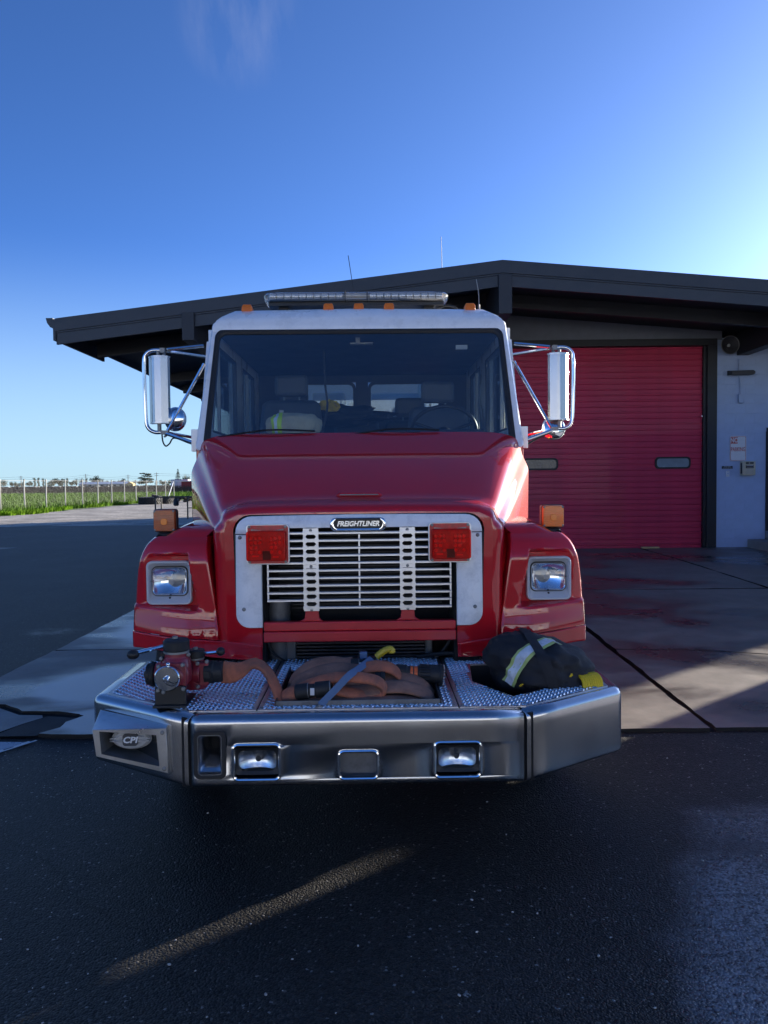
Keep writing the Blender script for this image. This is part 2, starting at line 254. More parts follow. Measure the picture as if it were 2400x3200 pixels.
MT['door_dark'] = mat('dark_security_door', (0.02, 0.026, 0.032), 0.45)
MT['door_glass_brown'] = mat('dusty_brown_glass', (0.13, 0.10, 0.075), 0.25, var=0.25, scale=9)
MT['door_glass_grey'] = mat('dusty_grey_glass', (0.22, 0.26, 0.28), 0.2, var=0.1, scale=6)
MT['sign_white'] = mat('sign_white', (0.66, 0.68, 0.7), 0.4, var=0.05, dirt=((0.5, 0.5, 0.5), 0.4, 6))
MT['sign_red'] = mat('faded_sign_red', (0.52, 0.10, 0.08), 0.5, var=0.2, scale=30, dirt=((0.62, 0.5, 0.48), 0.8, 40))
MT['beige'] = mat('beige_plastic', (0.52, 0.47, 0.34), 0.5)
MT['galv'] = mat('galvanised_steel', (0.25, 0.25, 0.24), 0.5, metal=0.5, var=0.15)
MT['weed'] = mat('green_weeds', (0.085, 0.17, 0.018), 0.8, spec=0.1, var=0.5, scale=0.5)
MT['weed2'] = mat('bright_grass', (0.12, 0.23, 0.008), 0.8, spec=0.1, var=0.4, scale=0.8)
MT['field'] = mat('field_soil', (0.06, 0.10, 0.02), 0.9, var=0.4, scale=0.4)
MT['twig'] = mat('bare_twigs', (0.085, 0.06, 0.05), 0.9, var=0.35, scale=0.3)
MT['bark'] = mat('bark', (0.09, 0.065, 0.045), 0.9, var=0.3)
MT['leaf_dark'] = mat('dark_foliage', (0.035, 0.055, 0.025), 0.7, var=0.5, scale=0.9)
MT['leaf_grey'] = mat('grey_foliage', (0.10, 0.105, 0.075), 0.8, var=0.4, scale=0.6)
MT['tyre'] = mat('tyre_rubber', (0.018, 0.018, 0.019), 0.7, var=0.3, bump=0.3)
MT['black_steel'] = mat('black_steel', (0.014, 0.014, 0.015), 0.5, var=0.3)
MT['far_white'] = mat('far_white', (0.72, 0.72, 0.7), 0.5)
MT['far_tan'] = mat('far_tan', (0.5, 0.36, 0.16), 0.7)
MT['far_wall'] = mat('far_wall', (0.42, 0.40, 0.37), 0.7)
MT['far_red'] = mat('far_red', (0.42, 0.04, 0.03), 0.5)
MT['far_dark'] = mat('far_dark', (0.05, 0.05, 0.055), 0.6)
MT['wood_pole'] = mat('wood_pole', (0.12, 0.09, 0.07), 0.85)
MT['speck'] = mat('pale_stone', (0.42, 0.4, 0.37), 0.7, var=0.3, scale=30)
MT['cream'] = mat('pale_bounce_wall', (0.50, 0.58, 0.70), 0.8)
MT['brown'] = mat('brown_leather', (0.16, 0.07, 0.03), 0.6)

# ------------------------------------------------------------------ mesh helpers
def B(): return bmesh.new()

def islands(bm):
    seen = set(); res = []
    for v in bm.verts:
        if v in seen: continue
        st_ = [v]; seen.add(v); isl = []
        while st_:
            q = st_.pop(); isl.append(q)
            for e in q.link_edges:
                o_ = e.other_vert(q)
                if o_ not in seen: seen.add(o_); st_.append(o_)
        res.append(isl)
    return res
def each(name, bm, m, parent=None, **kw):
    """every separate piece of the mesh becomes an object of its own"""
    bm.verts.index_update(); res = []
    for isl in islands(bm):
        s_ = set(isl); nb = bmesh.new(); mp_ = {v: nb.verts.new(v.co) for v in isl}
        for f in {f for v in isl for f in v.link_faces}: nb.faces.new([mp_[v] for v in f.verts])
        res.append(obj(name, nb, m, parent, **kw))
    bm.free(); return res
def obj(name, bm, m, parent=None, sharp=35, loc=None, bevel=None, solid=None, wn=False):
    bmesh.ops.recalc_face_normals(bm, faces=bm.faces[:]) if len(bm.faces) < 60000 else None
    me = bpy.data.meshes.new(name); bm.to_mesh(me); bm.free()
    if m is not None:
        for m_ in (m if isinstance(m, (list, tuple)) else [m]): me.materials.append(MT[m_] if isinstance(m_, str) else m_)
    if sharp:
        me.shade_smooth(); me.set_sharp_from_angle(angle=R(sharp))
    o = bpy.data.objects.new(name, me); COL.objects.link(o)
    if parent is not None: o.parent = parent
    if loc is not None: o.location = loc
    if solid:
        md = o.modifiers.new('solid', 'SOLIDIFY'); md.thickness = solid; md.offset = -1
    if bevel:
        md = o.modifiers.new('bevel', 'BEVEL'); md.width = bevel; md.segments = 2; md.limit_method = 'ANGLE'; md.angle_limit = R(40); md.harden_normals = False
    return o

def thing(name, label, cat, loc=(0, 0, 0), rz=0.0, group=None):
    o = bpy.data.objects.new(name, None); COL.objects.link(o)
    o.location = loc; o.rotation_euler = (0, 0, rz); o.empty_display_size = 0.2
    return tag(o, label, cat, group)
def tag(o, label=None, cat=None, group=None, kind=None):
    if label: o['label'] = label
    if cat: o['category'] = cat
    if group: o['group'] = group
    if kind: o['kind'] = kind
    return o
def structure(o): o['kind'] = 'structure'; return o
def stuff(o): o['kind'] = 'stuff'; return o

def box(bm, c, s, rot=None):
    M_ = Matrix.Translation(c) @ (rot.to_4x4() if rot is not None else Matrix.Identity(4)) @ Matrix.Diagonal((s[0], s[1], s[2], 1))
    bmesh.ops.create_cube(bm, size=1.0, matrix=M_); return bm
def bx(bm, x0, x1, y0, y1, z0, z1):
    return box(bm, ((x0 + x1) / 2, (y0 + y1) / 2, (z0 + z1) / 2), (abs(x1 - x0), abs(y1 - y0), abs(z1 - z0)))
def basis(d):
    d = Vector(d).normalized(); a = Vector((0, 0, 1)) if abs(d.z) < 0.9 else Vector((1, 0, 0))
    u = d.cross(a).normalized(); return d, u, d.cross(u).normalized()
def lathe(bm, p, d, prof, seg=20, cap0=True, cap1=True):
    """prof: list of (radius, distance along d)"""
    d, u, v = basis(d); p = Vector(p); rings = []
    for r, h in prof:
        rings.append([bm.verts.new(p + d * h + (u * math.cos(a) + v * math.sin(a)) * r) for a in [2 * math.pi * k / seg for k in range(seg)]])
    for a, b_ in zip(rings, rings[1:]):
        for k in range(seg): bm.faces.new((a[k], a[(k + 1) % seg], b_[(k + 1) % seg], b_[k]))
    if cap0: bm.faces.new(rings[0][::-1])
    if cap1: bm.faces.new(rings[-1])
    return bm
def cyl(bm, p0, p1, r0, r1=None, seg=14):
    p0, p1 = Vector(p0), Vector(p1)
    return lathe(bm, p0, p1 - p0, [(r0, 0), (r0 if r1 is None else r1, (p1 - p0).length)], seg)
def ball(bm, c, r, seg=16, sc=(1, 1, 1)):
    bmesh.ops.create_uvsphere(bm, u_segments=seg, v_segments=max(6, seg // 2), radius=1.0, matrix=Matrix.Translation(c) @ Matrix.Diagonal((r * sc[0], r * sc[1], r * sc[2], 1))); return bm
def crom(pts, n=8, closed=False):
    P_ = [Vector(p) for p in pts]; out_ = []; m = len(P_)
    rng = range(m) if closed else range(m - 1)
    for i in rng:
        if closed: a, b_, c, d = P_[(i - 1) % m], P_[i], P_[(i + 1) % m], P_[(i + 2) % m]
        else: a, b_, c, d = P_[max(i - 1, 0)], P_[i], P_[i + 1], P_[min(i + 2, m - 1)]
        for k in range(n):
            t = k / n
            out_.append(0.5 * ((2 * b_) + (c - a) * t + (2 * a - 5 * b_ + 4 * c - d) * t * t + (3 * b_ - a - 3 * c + d) * t ** 3))
    if not closed: out_.append(P_[-1])
    return out_
def tube(bm, pts, r, seg=10, closed=False, sides=None, rs=None, caps=True):
    """round tube, or an oval one: sides = one or more half-width axes, r = (half width, half thickness)"""
    P_ = [Vector(p) for p in pts]; n = len(P_); rings = []
    T = []
    for i in range(n):
        a = P_[(i - 1) % n] if closed or i > 0 else P_[i]; b_ = P_[(i + 1) % n] if closed or i < n - 1 else P_[i]
        T.append((b_ - a).normalized())
    ra, rb = r if isinstance(r, (tuple, list)) else (r, r)
    u = None
    for i in range(n):
        if sides is not None:
            s = sides[i] if isinstance(sides, list) else sides
            u = (Vector(s) - T[i] * Vector(s).dot(T[i])).normalized()
        elif u is None: u = basis(T[i])[1]
        else: u = (u - T[i] * u.dot(T[i])).normalized()
        v = T[i].cross(u)
        k_ = rs[i] if rs else 1.0
        rings.append([bm.verts.new(P_[i] + u * math.cos(a) * ra * k_ + v * math.sin(a) * rb * k_) for a in [2 * math.pi * k / seg for k in range(seg)]])
    prs = list(zip(rings, rings[1:])) + ([(rings[-1], rings[0])] if closed else [])
    for a, b_ in prs:
        for k in range(seg): bm.faces.new((a[k], a[(k + 1) % seg], b_[(k + 1) % seg], b_[k]))
    if caps and not closed: bm.faces.new(rings[0][::-1]); bm.faces.new(rings[-1])
    return bm
def rr(w_, h_, r, n=5):
    """rounded rectangle outline, counter-clockwise, centred"""
    o_ = []
    for cx, cy, a0 in ((w_ / 2 - r, h_ / 2 - r, 0), (-w_ / 2 + r, h_ / 2 - r, 90), (-w_ / 2 + r, -h_ / 2 + r, 180), (w_ / 2 - r, -h_ / 2 + r, 270)):
        for k in range(n + 1):
            a = R(a0 + 90 * k / n); o_.append((cx + r * math.cos(a), cy + r * math.sin(a)))
    return o_
def loft(bm, loops, cap0=True, cap1=True, closed=True):
    rings = [[bm.verts.new(p) for p in l] for l in loops]
    n = len(rings[0])
    for a, b_ in zip(rings, rings[1:]):
        for k in range(n if closed else n - 1): bm.faces.new((a[k], a[(k + 1) % n], b_[(k + 1) % n], b_[k]))
    if cap0: bm.faces.new(rings[0][::-1])
    if cap1: bm.faces.new(rings[-1])
    return bm
def onxz(outline, cx, cz, y, sx=1, sz=1): return [(cx + a * sx, y, cz + b_ * sz) for a, b_ in outline]
def plate_y(bm, outline, cx, cz, y0, y1):
    """solid with an XZ outline between two y values"""
    return loft(bm, [onxz(outline, cx, cz, y0), onxz(outline, cx, cz, y1)])
def frame_y(bm, o_out, o_in, cx, cz, y0, y1, y_in=None):
    """picture frame: front y0, back y1"""
    y_in = y0 if y_in is None else y_in
    return loft(bm, [onxz(o_out, cx, cz, y1), onxz(o_out, cx, cz, y0), onxz(o_in, cx, cz, y_in), onxz(o_in, cx, cz, y1)], False, False)
def poly_prism(bm, pts, d):
    """planar polygon (3D points) pushed by vector d"""
    d = Vector(d); return loft(bm, [[Vector(p) for p in pts], [Vector(p) + d for p in pts]])
def grid_faces(bm, rows):
    V = [[bm.verts.new(p) for p in r_] for r_ in rows]
    for a, b_ in zip(V, V[1:]):
        for k in range(len(a) - 1): bm.faces.new((a[k], a[k + 1], b_[k + 1], b_[k]))
    return V
def inside(p, poly):
    x, y = p; c = False; j = len(poly) - 1
    for i in range(len(poly)):
        (x1, y1), (x2, y2) = poly[i], poly[j]
        if (y1 > y) != (y2 > y) and x < (x2 - x1) * (y - y1) / (y2 - y1) + x1: c = not c
        j = i
    return c
def fill_with_holes(bm, outer, holes):
    es = []
    for lp in [outer] + holes:
        vs_ = [bm.verts.new(p) for p in lp]
        es += [bm.edges.new((vs_[i], vs_[(i + 1) % len(vs_)])) for i in range(len(vs_))]
    bmesh.ops.triangle_fill(bm, use_beauty=True, use_dissolve=False, edges=es)
    return bm
def text(name, body, size, m, parent, loc, sx=1.0, shear=0.0, depth=0.003, bold=0.0, rot=(90, 0, 0), spacing=1.0):
    cu = bpy.data.curves.new(name, 'FONT'); cu.body = body; cu.size = size; cu.align_x = 'CENTER'; cu.align_y = 'CENTER'
    cu.extrude = depth; cu.shear = shear; cu.offset = bold; cu.space_character = spacing; cu.resolution_u = 3
    t = bpy.data.objects.new(name + '_tmp', cu); COL.objects.link(t)
    dg = bpy.context.evaluated_depsgraph_get(); me = bpy.data.meshes.new_from_object(t.evaluated_get(dg))
    bpy.data.objects.remove(t); bpy.data.curves.remove(cu)
    me.transform(Matrix.Diagonal((sx, 1, 1, 1)))
    me.materials.clear(); me.materials.append(MT[m])
    o = bpy.data.objects.new(name, me); COL.objects.link(o); o.parent = parent
    o.location = loc; o.rotation_euler = tuple(R(a) for a in rot); return o
def smooth(a, b_, x):
    t = max(0, min(1, (x - a) / (b_ - a))); return t * t * (3 - 2 * t)
def lerp(a, b_, t): return a + (b_ - a) * t
def interp(tab, x):
    if x <= tab[0][0]: return tab[0][1]
    for (x0, y0), (x1, y1) in zip(tab, tab[1:]):
        if x <= x1: return y0 + (y1 - y0) * (x - x0) / (x1 - x0)
    return tab[-1][1]
def dup(o, parent=None, loc=None, rz=None):
    c = o.copy(); COL.objects.link(c); c.parent = parent
    if loc is not None: c.location = loc
    if rz is not None: c.rotation_euler.z = rz
    for ch in list(o.children): dup(ch, c)
    return c
# ================================================================== GROUND
def gz(x, y): return 0.2 * smooth(4.5, 16, y) * smooth(-1.5, 2.5, x)
def irregular(p, q, n, amp, seed):
    """points from p to q (q left out) with a ragged line between"""
    p, q = Vector(p), Vector(q); nrm = Vector((-(q - p).y, (q - p).x)).normalized(); o_ = []
    for k in range(n):
        t = k / n; a = amp * noise.fractal(Vector((seed, t * (q - p).length * 2.2, 0)), 0.8, 2.0, 4) if k else 0
        o_.append(p + (q - p) * t + nrm * a)
    return o_
bm = B(); s_ = 900
# one sheet to the horizon, finer near the camera
bmesh.ops.create_grid(bm, x_segments=2, y_segments=2, size=3000)
structure(obj('asphalt_ground', bm, 'asphalt', sharp=None))
def sheet(name, pts, z, m):
    bm = B(); bm.faces.new([bm.verts.new((x, y, z)) for x, y in pts]); return structure(obj(name, bm, m, sharp=None))
gp = [(-3, 31.0)] + [tuple(p) for p in irregular((-14, 31.5), (-21.2, 30.5), 12, 0.5, 3.0)] + [(-21.5, 30)] + [tuple(p) for p in irregular((-21.2, 44), (-20.4, 84), 26, 0.7, 5.0)] + [(-20, 84), (-3, 84)]
sheet('gravel_yard', gp, 0.004, 'gravel')
fp = [(-21.0, 20)] + [(-21.0, 84), (-3, 84), (200, 84), (200, 1200), (-900, 1200), (-900, 20)]
sheet('field', fp, 0.008, 'field')

# concrete apron: separate slabs with ragged, open joints
apron = structure(bpy.data.objects.new('concrete_apron', None)); COL.objects.link(apron)
def slab(x0, x1, y0, y1, m='concrete', am=0.02, cuts=None, gap=0.012, nm='slab', lift=0.0, pts=None):
    if pts is None:
        x0 += gap; x1 -= gap; y0 += gap; y1 -= gap
        c = [(x0, y0), (x1, y0), (x1, y1), (x0, y1)]
        pts = []
        for i in range(4):
            a, b_ = c[i], c[(i + 1) % 4]; n_ = max(6, int((Vector(b_) - Vector(a)).length / 0.09))
            pts += irregular(a, b_, n_, am, x0 * 3.1 + y0 * 1.7 + i * 11)
    bm = B()
    top = [bm.verts.new((p[0], p[1], 0.024 + lift + gz(p[0], p[1]))) for p in pts]
    bot = [bm.verts.new((p[0], p[1], -0.06)) for p in pts]
    f = bm.faces.new(top)
    for i in range(len(top)):
        j = (i + 1) % len(top); bm.faces.new((top[i], bot[i], bot[j], top[j]))
    bmesh.ops.triangulate(bm, faces=[f]); bm.normal_update()
    for f_ in bm.faces:
        f_.material_index = 0 if abs(f_.normal.z) > 0.5 or f_.normal.length < 0.1 else 1  # sides take the dark groove material, painting in the edge shadow
    return obj(nm, bm, [m, 'groove'], apron, sharp=20)
bm = B()
bm.faces.new([bm.verts.new((x, y, 0.004 + gz(x, y))) for x, y in ((-3.28, 4.97), (2, 4.97), (9.5, 4.97), (9.5, 16), (2, 16), (-3.28, 16))])
bmesh.ops.subdivide_edges(bm, edges=bm.edges[:], cuts=6, use_grid_fill=True)
obj('joint_bed', bm, 'groove', apron, sharp=None)
# front left slab is broken at its outer corner
brk = [(-1.02, 4.95), (-1.02, 7.56), (-3.27, 7.5), (-3.29, 5.72), (-2.83, 5.66), (-2.62, 5.48), (-2.35, 5.47), (-2.18, 5.40), (-2.13, 5.36), (-2.2, 5.22), (-2.19, 5.1), (-2.28, 4.98), (-2.0, 4.95), (-1.5, 4.97)]
pp = []
for i in range(len(brk)):
    pp += irregular(brk[i], brk[(i + 1) % len(brk)], max(2, int((Vector(brk[i]) - Vector(brk[(i + 1) % len(brk)])).length / 0.08)), 0.02, i * 3.3)
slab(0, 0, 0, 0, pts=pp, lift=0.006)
slab(0, 0, 0, 0, pts=[(-3.29, 4.96), (-2.62, 4.95), (-2.56, 5.08), (-2.5, 5.22), (-2.42, 5.36), (-2.45, 5.42), (-2.62, 5.43), (-2.84, 5.6), (-3.29, 5.66)], m='concrete_dry', lift=-0.006)
bm = B(); bm.faces.new([bm.verts.new((x, y, 0.016)) for x, y in ((-2.58, 4.97), (-2.3, 4.97), (-2.21, 5.1), (-2.22, 5.22), (-2.16, 5.35), (-2.4, 5.4), (-2.5, 5.24))]); obj('asphalt_patch', bm, 'patch', apron, sharp=None)
slab(-1.0, 2.13, 4.95, 8.14, gap=0.014, am=0.012)
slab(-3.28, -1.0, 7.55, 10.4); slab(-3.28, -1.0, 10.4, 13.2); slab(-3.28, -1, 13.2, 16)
slab(-1, 2.13, 8.14, 12, gap=0.014); slab(-1, 2.13, 12, 16)
rb = [(2.155, 4.97), (5.3, 4.93), (5.3, 6.75), (3.5, 6.94), (2.9, 7.12), (2.175, 7.2)]
pp = []
for i in range(len(rb)):
    pp += irregular(rb[i], rb[(i + 1) % len(rb)], max(2, int((Vector(rb[i]) - Vector(rb[(i + 1) % len(rb)])).length / 0.08)), 0.022, i * 5.1 + 2)
slab(0, 0, 0, 0, pts=pp)
rb2 = [(2.18, 7.23), (2.9, 7.15), (3.5, 6.97), (5.3, 6.78), (5.3, 10.55), (2.18, 10.6)]
pp = []
for i in range(len(rb2)):
    pp += irregular(rb2[i], rb2[(i + 1) % len(rb2)], max(2, int((Vector(rb2[i]) - Vector(rb2[(i + 1) % len(rb2)])).length / 0.08)), 0.018, i * 7.7 + 4)
slab(0, 0, 0, 0, pts=pp)
slab(5.32, 9.5, 4.93, 10.55); slab(2.18, 5.3, 10.6, 16); slab(5.32, 9.5, 10.57, 16)
# worn paint at the lower left
bm = B(); pl = [(-3.6, 4.2), (-2.95, 4.3), (-2.55, 4.52), (-2.3, 4.88), (-2.62, 4.9), (-3.6, 4.92)]
bm.faces.new([bm.verts.new((x, y, 0.006)) for x, y in pl]); blue = structure(obj('painted_ground_patch', bm, 'blue_road_paint', sharp=None))
bm = B()
edge = crom([(-3.6, 4.17, 0.010), (-2.95, 4.27, 0.010), (-2.53, 4.5, 0.010), (-2.25, 4.9, 0.010)], 8)
for k, (a, b_) in enumerate(zip(edge, edge[1:])):
    wd = 0.03 + 0.012 * math.sin(k * 2.1); n_ = Vector((-(b_ - a).y, (b_ - a).x, 0)).normalized() * wd
    bm.faces.new([bm.verts.new(p) for p in (a, b_, b_ + n_, a + n_)])
obj('painted_edge', bm, 'white_road_paint', blue, sharp=None)
# loose pale stones on the asphalt
bm = B(); rng = random.Random(3)
for k in range(340):
    y = 1.9 + 4.5 * rng.random() ** 1.4; x = (rng.random() - 0.5) * 1.1 * y
    if y > 4.85: continue
    r = 0.0016 + 0.0045 * rng.random() ** 4
    bmesh.ops.create_icosphere(bm, subdivisions=1, radius=r, matrix=Matrix.Translation((x, y, r * 0.5)) @ Matrix.Rotation(rng.random() * 6, 4, 'Z') @ Matrix.Diagonal((1.3, 0.9, 0.7, 1)))
stuff(tag(obj('loose_stones', bm, 'speck', sharp=None), 'tiny pale stones lying loose on the dark asphalt', 'stones'))

# ================================================================== FIRE STATION
st = thing('fire_station', 'grey block fire station with charcoal gabled roof and red roller door', 'fire station', (0, 16, 0.2))
SY = 16.0
RX, RZ = 1.99, 5.27                 # ridge
LSX, RSX = -5.38, 10.6              # eaves
def roof_z(x): return RZ - (0.119 if x < RX else 0.084) * abs(x - RX)
YF, YB = 12.8, 44.5
def s(p): return (p[0], p[1] - SY, p[2] - 0.2)
# roof deck, one slab each side
for xe in (LSX, RSX):
    bm = B(); x0, x1 = (xe, RX) if xe < RX else (RX, xe)
    pr = [(x0, roof_z(x0)), (x1, roof_z(x1)), (x1, roof_z(x1) - 0.14), (x0, roof_z(x0) - 0.14)]
    loft(bm, [[s((x, YF + 0.03, z)) for x, z in pr], [s((x, YB, z)) for x, z in pr]])
    obj('roof', bm, 'soffit', st, sharp=None)
    for nm, za, zb, y0, y1 in (('fascia_cap', 0.012, -0.195, YF - 0.03, YF + 0.03), ('fascia_trim', -0.2, -0.225, YF - 0.012, YF + 0.03), ('fascia_board', -0.23, -0.41, YF, YF + 0.05)):
        bm = B(); pr = [(x0, roof_z(x0) + za), (x1, roof_z(x1) + za), (x1, roof_z(x1) + zb), (x0, roof_z(x0) + zb)]
        loft(bm, [[s((x, y0, z)) for x, z in pr], [s((x, y1, z)) for x, z in pr]]); obj(nm, bm, 'fascia', st, sharp=None)
    # eave board and gutter
    sg = -1 if xe < RX else 1
    bm = B(); ze = roof_z(xe); bx(bm, xe, xe + sg * 0.04, YF - SY - 0.03, 15 - SY, ze - 0.55, ze - 0.2); bx(bm, xe, xe + sg * 0.03, 15 - SY, YB - SY, ze - 0.42, ze - 0.2); obj('eave_board', bm, 'fascia', st, sharp=None)
    bm = B(); loft(bm, [[(xe + sg * a, y, ze - 0.2 + b_) for a, b_ in ((0.045, 0.02), (0.16, 0.02), (0.14, -0.06), (0.09, -0.13), (0.045, -0.13))] for y in (YF - SY - 0.02, YB - SY)]); obj('gutter', bm, 'fascia', st, sharp=None)
    # rafters crossing under the roof
    for y in (14.4, 18.5, 20.5, 22.5, 24.5, 26.5, 29):
        bm = B(); dz0, dz1 = -0.142, -0.142 - (0.24 if y == 14.4 else 0.2)
        xa, xb = (x0 + 0.1, x1 - 0.06) if sg < 0 else (x0 + 0.06, x1 - 0.1)
        pr = [(xa, roof_z(xa) + dz0), (xb, roof_z(xb) + dz0), (xb, roof_z(xb) + dz1), (xa, roof_z(xa) + dz1)]
        loft(bm, [[s((x, y - 0.06, z)) for x, z in pr], [s((x, y + 0.06, z)) for x, z in pr]]); obj('rafter', bm, 'beam', st, sharp=None)
# long beams running to the front
for xb_, zb_, wd in ((2.03, 4.4, 0.11), (-3.19, 4.02, 0.1), (7.31 + 0.12, 4.19, 0.12)):
    bm = B(); zt = roof_z(xb_) - 0.145
    bx(bm, xb_ - wd, xb_ + wd, YF - 0.06 - SY, (15.97 if xb_ > 7 else 30) - SY, zb_ - 0.2, zt - 0.2 - (0.08 if abs(xb_ - RX) < 0.3 else 0.03)); obj('roof_beam', bm, 'beam', st, sharp=None, bevel=0.008)
# walls
DX0, DX1, DZ0, DZ1 = 2.55, 6.70, 0.2, 4.40
bm = B()
def wallp(pts, y0=16.02, y1=16.25):
    loft(bm, [[s((x, y0, z)) for x, z in pts], [s((x, y1, z)) for x, z in pts]])
wallp([(-3.1, 0.0), (DX0 - 0.2, 0.0), (DX0 - 0.2, 4.72), (RX, 4.95), (-3.1, roof_z(-3.1) - 0.15)])
obj('wall', bm, 'block', st, sharp=None); bm = B()
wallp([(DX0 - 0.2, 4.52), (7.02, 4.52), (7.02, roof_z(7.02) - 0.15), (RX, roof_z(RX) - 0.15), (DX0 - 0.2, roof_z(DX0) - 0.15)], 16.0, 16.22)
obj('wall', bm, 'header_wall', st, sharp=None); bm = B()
wallp([(8.9, 0), (9.0, 0), (9.0, 4.5), (8.9, 4.5)])
wallp([(7.94, 2.62), (8.9, 2.62), (8.9, 4.5), (7.94, 4.55)], 16.0)
wallp([(9.0, 0), (14.4, 0), (14.4, 3.9), (9.0, 4.4)])  # right wing added out of view, sized to bound the sunlit strip
for x0, x1, y0, y1 in ((-3.1, -2.9, 16.25, 44.0), (14.2, 14.4, 16.25, 28), (8.8, 9.0, 28, 44.0)): bx(bm, x0, x1, y0 - SY, y1 - SY, -0.2, 3.8)
bx(bm, -3.1, 9.0, 43.8 - SY, 44.0 - SY, -0.2, 4.0)
bx(bm, 9.0, 14.4, 27.8 - SY, 28 - SY, -0.2, 3.7); bx(bm, 8.9, 14.6, 15.9 - SY, 28.2 - SY, 3.75, 3.95)
obj('wall', bm, 'block', st, sharp=None)
# block pier to the right of the door, block by block
bm = B(); bx(bm, 6.905, 7.94, 0.012, 0.25, -0.2, 4.36); obj('pier_core', bm, 'mortar', st, sharp=None)
blk = {}
for k in range(22):
    z0 = -0.2 + 0.2 * k; off = 0.0 if k % 2 else 0.2
    xs = [6.905] + [x for x in (6.905 + off + 0.2, 6.905 + off + 0.6, 6.905 + off + 1.0) if 6.95 < x < 7.9] + [7.94]
    for a, b_ in zip(xs, xs[1:]):
        key = round(b_ - a, 3)
        if key not in blk:
            bm = B(); bx(bm, 0.0005, key - 0.0005, 0, 0.1, 0.0005, 0.1995); o = obj('block', bm, 'block', st, sharp=None, bevel=0.001); blk[key] = o
            o.location = (a, -0.002, z0)
        else:
            o = blk[key].copy(); COL.objects.link(o); o.location = (a, random.uniform(-0.0022, -0.0018), z0)
# roller door
bm = B(); bx(bm, DX1, DX1 + 0.2, -0.06, 0.2, -0.2, DZ1 - 0.2); bx(bm, DX0 - 0.2, DX1 + 0.2, -0.06, 0.2, DZ1 - 0.2, DZ1 - 0.06); bx(bm, DX0 - 0.2, DX0, -0.06, 0.2, -0.2, DZ1 - 0.2); obj('door_frame', bm, 'jamb', st, sharp=None, bevel=0.006)
bm = B(); bx(bm, DX1 - 0.06, DX1, 0.0, 0.05, -0.2, DZ1 - 0.2); obj('door_track', bm, 'jamb', st, sharp=None)
door = obj('roller_door', bx(B(), DX0, DX1 - 0.06, 0.14, 0.18, -0.18, DZ1 - 0.2), 'void', st, sharp=None)
NS = 35; hs = 4.2 / NS
bm = B(); prof = [(0.0, 0.0), (0.0, hs * 0.60), (-0.012, hs * 0.66), (-0.018, hs * 0.72), (-0.018, hs * 0.9), (-0.010, hs * 0.955), (0.018, hs * 0.965), (0.018, hs), (0.03, hs), (0.03, 0)]
loft(bm, [[(DX0, 0.09 + a, b_) for a, b_ in prof], [(DX1 - 0.055, 0.09 + a, b_) for a, b_ in prof]])
sl0 = obj('slat', bm, 'door_red', door, sharp=30)
for k in range(NS):
    o = sl0 if k == 0 else sl0.copy()
    if k: COL.objects.link(o)
    o.location = (0, random.uniform(-0.002, 0.002), 0.0 + hs * k)
bm = B(); bx(bm, DX0, DX1 - 0.06, 0.06, 0.12, -0.185, 0.0); obj('bottom_bar', bm, 'jamb', door, sharp=None)
for cx, m in ((3.27, 'door_glass_brown'), (6.035, 'door_glass_grey')):
    bm = B(); frame_y(bm, rr(0.74, 0.25, 0.08), rr(0.67, 0.18, 0.06), cx, 1.995 - 0.2, 0.05, 0.09); o = obj('door_window', bm, 'rubber', door)
    bm = B(); plate_y(bm, rr(0.675, 0.185, 0.06), cx, 1.995 - 0.2, 0.06, 0.066)
    obj('window_pane', bm, m, door)
# security door at the right edge
bm = B(); bx(bm, 7.945, 8.9, 0.03, 0.12, 0.12, 2.42); sdoor = obj('security_door', bm, 'door_dark', st, sharp=None, bevel=0.004)
bm = B(); bx(bm, 7.99, 8.75, -0.002, 0.028, 1.5, 2.3); obj('window_pane', bm, 'door_glass_grey', sdoor, sharp=None)
bm = B()
for k in range(10): bx(bm, 7.985, 8.75, -0.022, -0.012, 1.5 + k * 0.088, 1.508 + k * 0.088)
for k in range(10): bx(bm, 7.985 + k * 0.085, 7.995 + k * 0.085, -0.012, -0.004, 1.5, 2.3)
obj('window_grille', bm, 'white', sdoor, sharp=None)
bm = B(); bx(bm, 7.95, 8.9, -0.03, 0.02, 2.42, 2.5); bx(bm, 7.945, 7.985, -0.03, 0.02, 0.12, 2.42); obj('door_surround', bm, 'jamb', sdoor, sharp=None)
# things fixed to the pier
def at(x, z, y=15.99): return (x, y, z)
t = thing('horn_loudspeaker', 'round grey horn loudspeaker high on the wall beside the dark roof beam', 'loudspeaker', at(7.1, 4.38, 15.98))
bm = B(); lathe(bm, (0, 0.01, 0), (0, -1, 0), [(0.05, 0), (0.06, 0.06), (0.08, 0.1), (0.13, 0.15), (0.175, 0.18), (0.18, 0.186), (0.165, 0.178), (0.12, 0.14), (0.06, 0.09), (0.05, 0.07)], 28, True, True); obj('horn', bm, 'far_dark', t)
bm = B(); ball(bm, (0, -0.11, 0), 0.035, 14); obj('driver_cone', bm, 'siren', t)
bm = B(); tube(bm, [(0.183 * math.cos(a), -0.175, 0.183 * math.sin(a)) for a in [k * math.pi / 14 for k in range(28)]], 0.008, 6, True); obj('rim', bm, 'galv', t)
t = thing('wall_lamp', 'dark flat wall lamp on a conduit above the no parking sign', 'wall lamp', at(7.36, 3.83, 15.98))
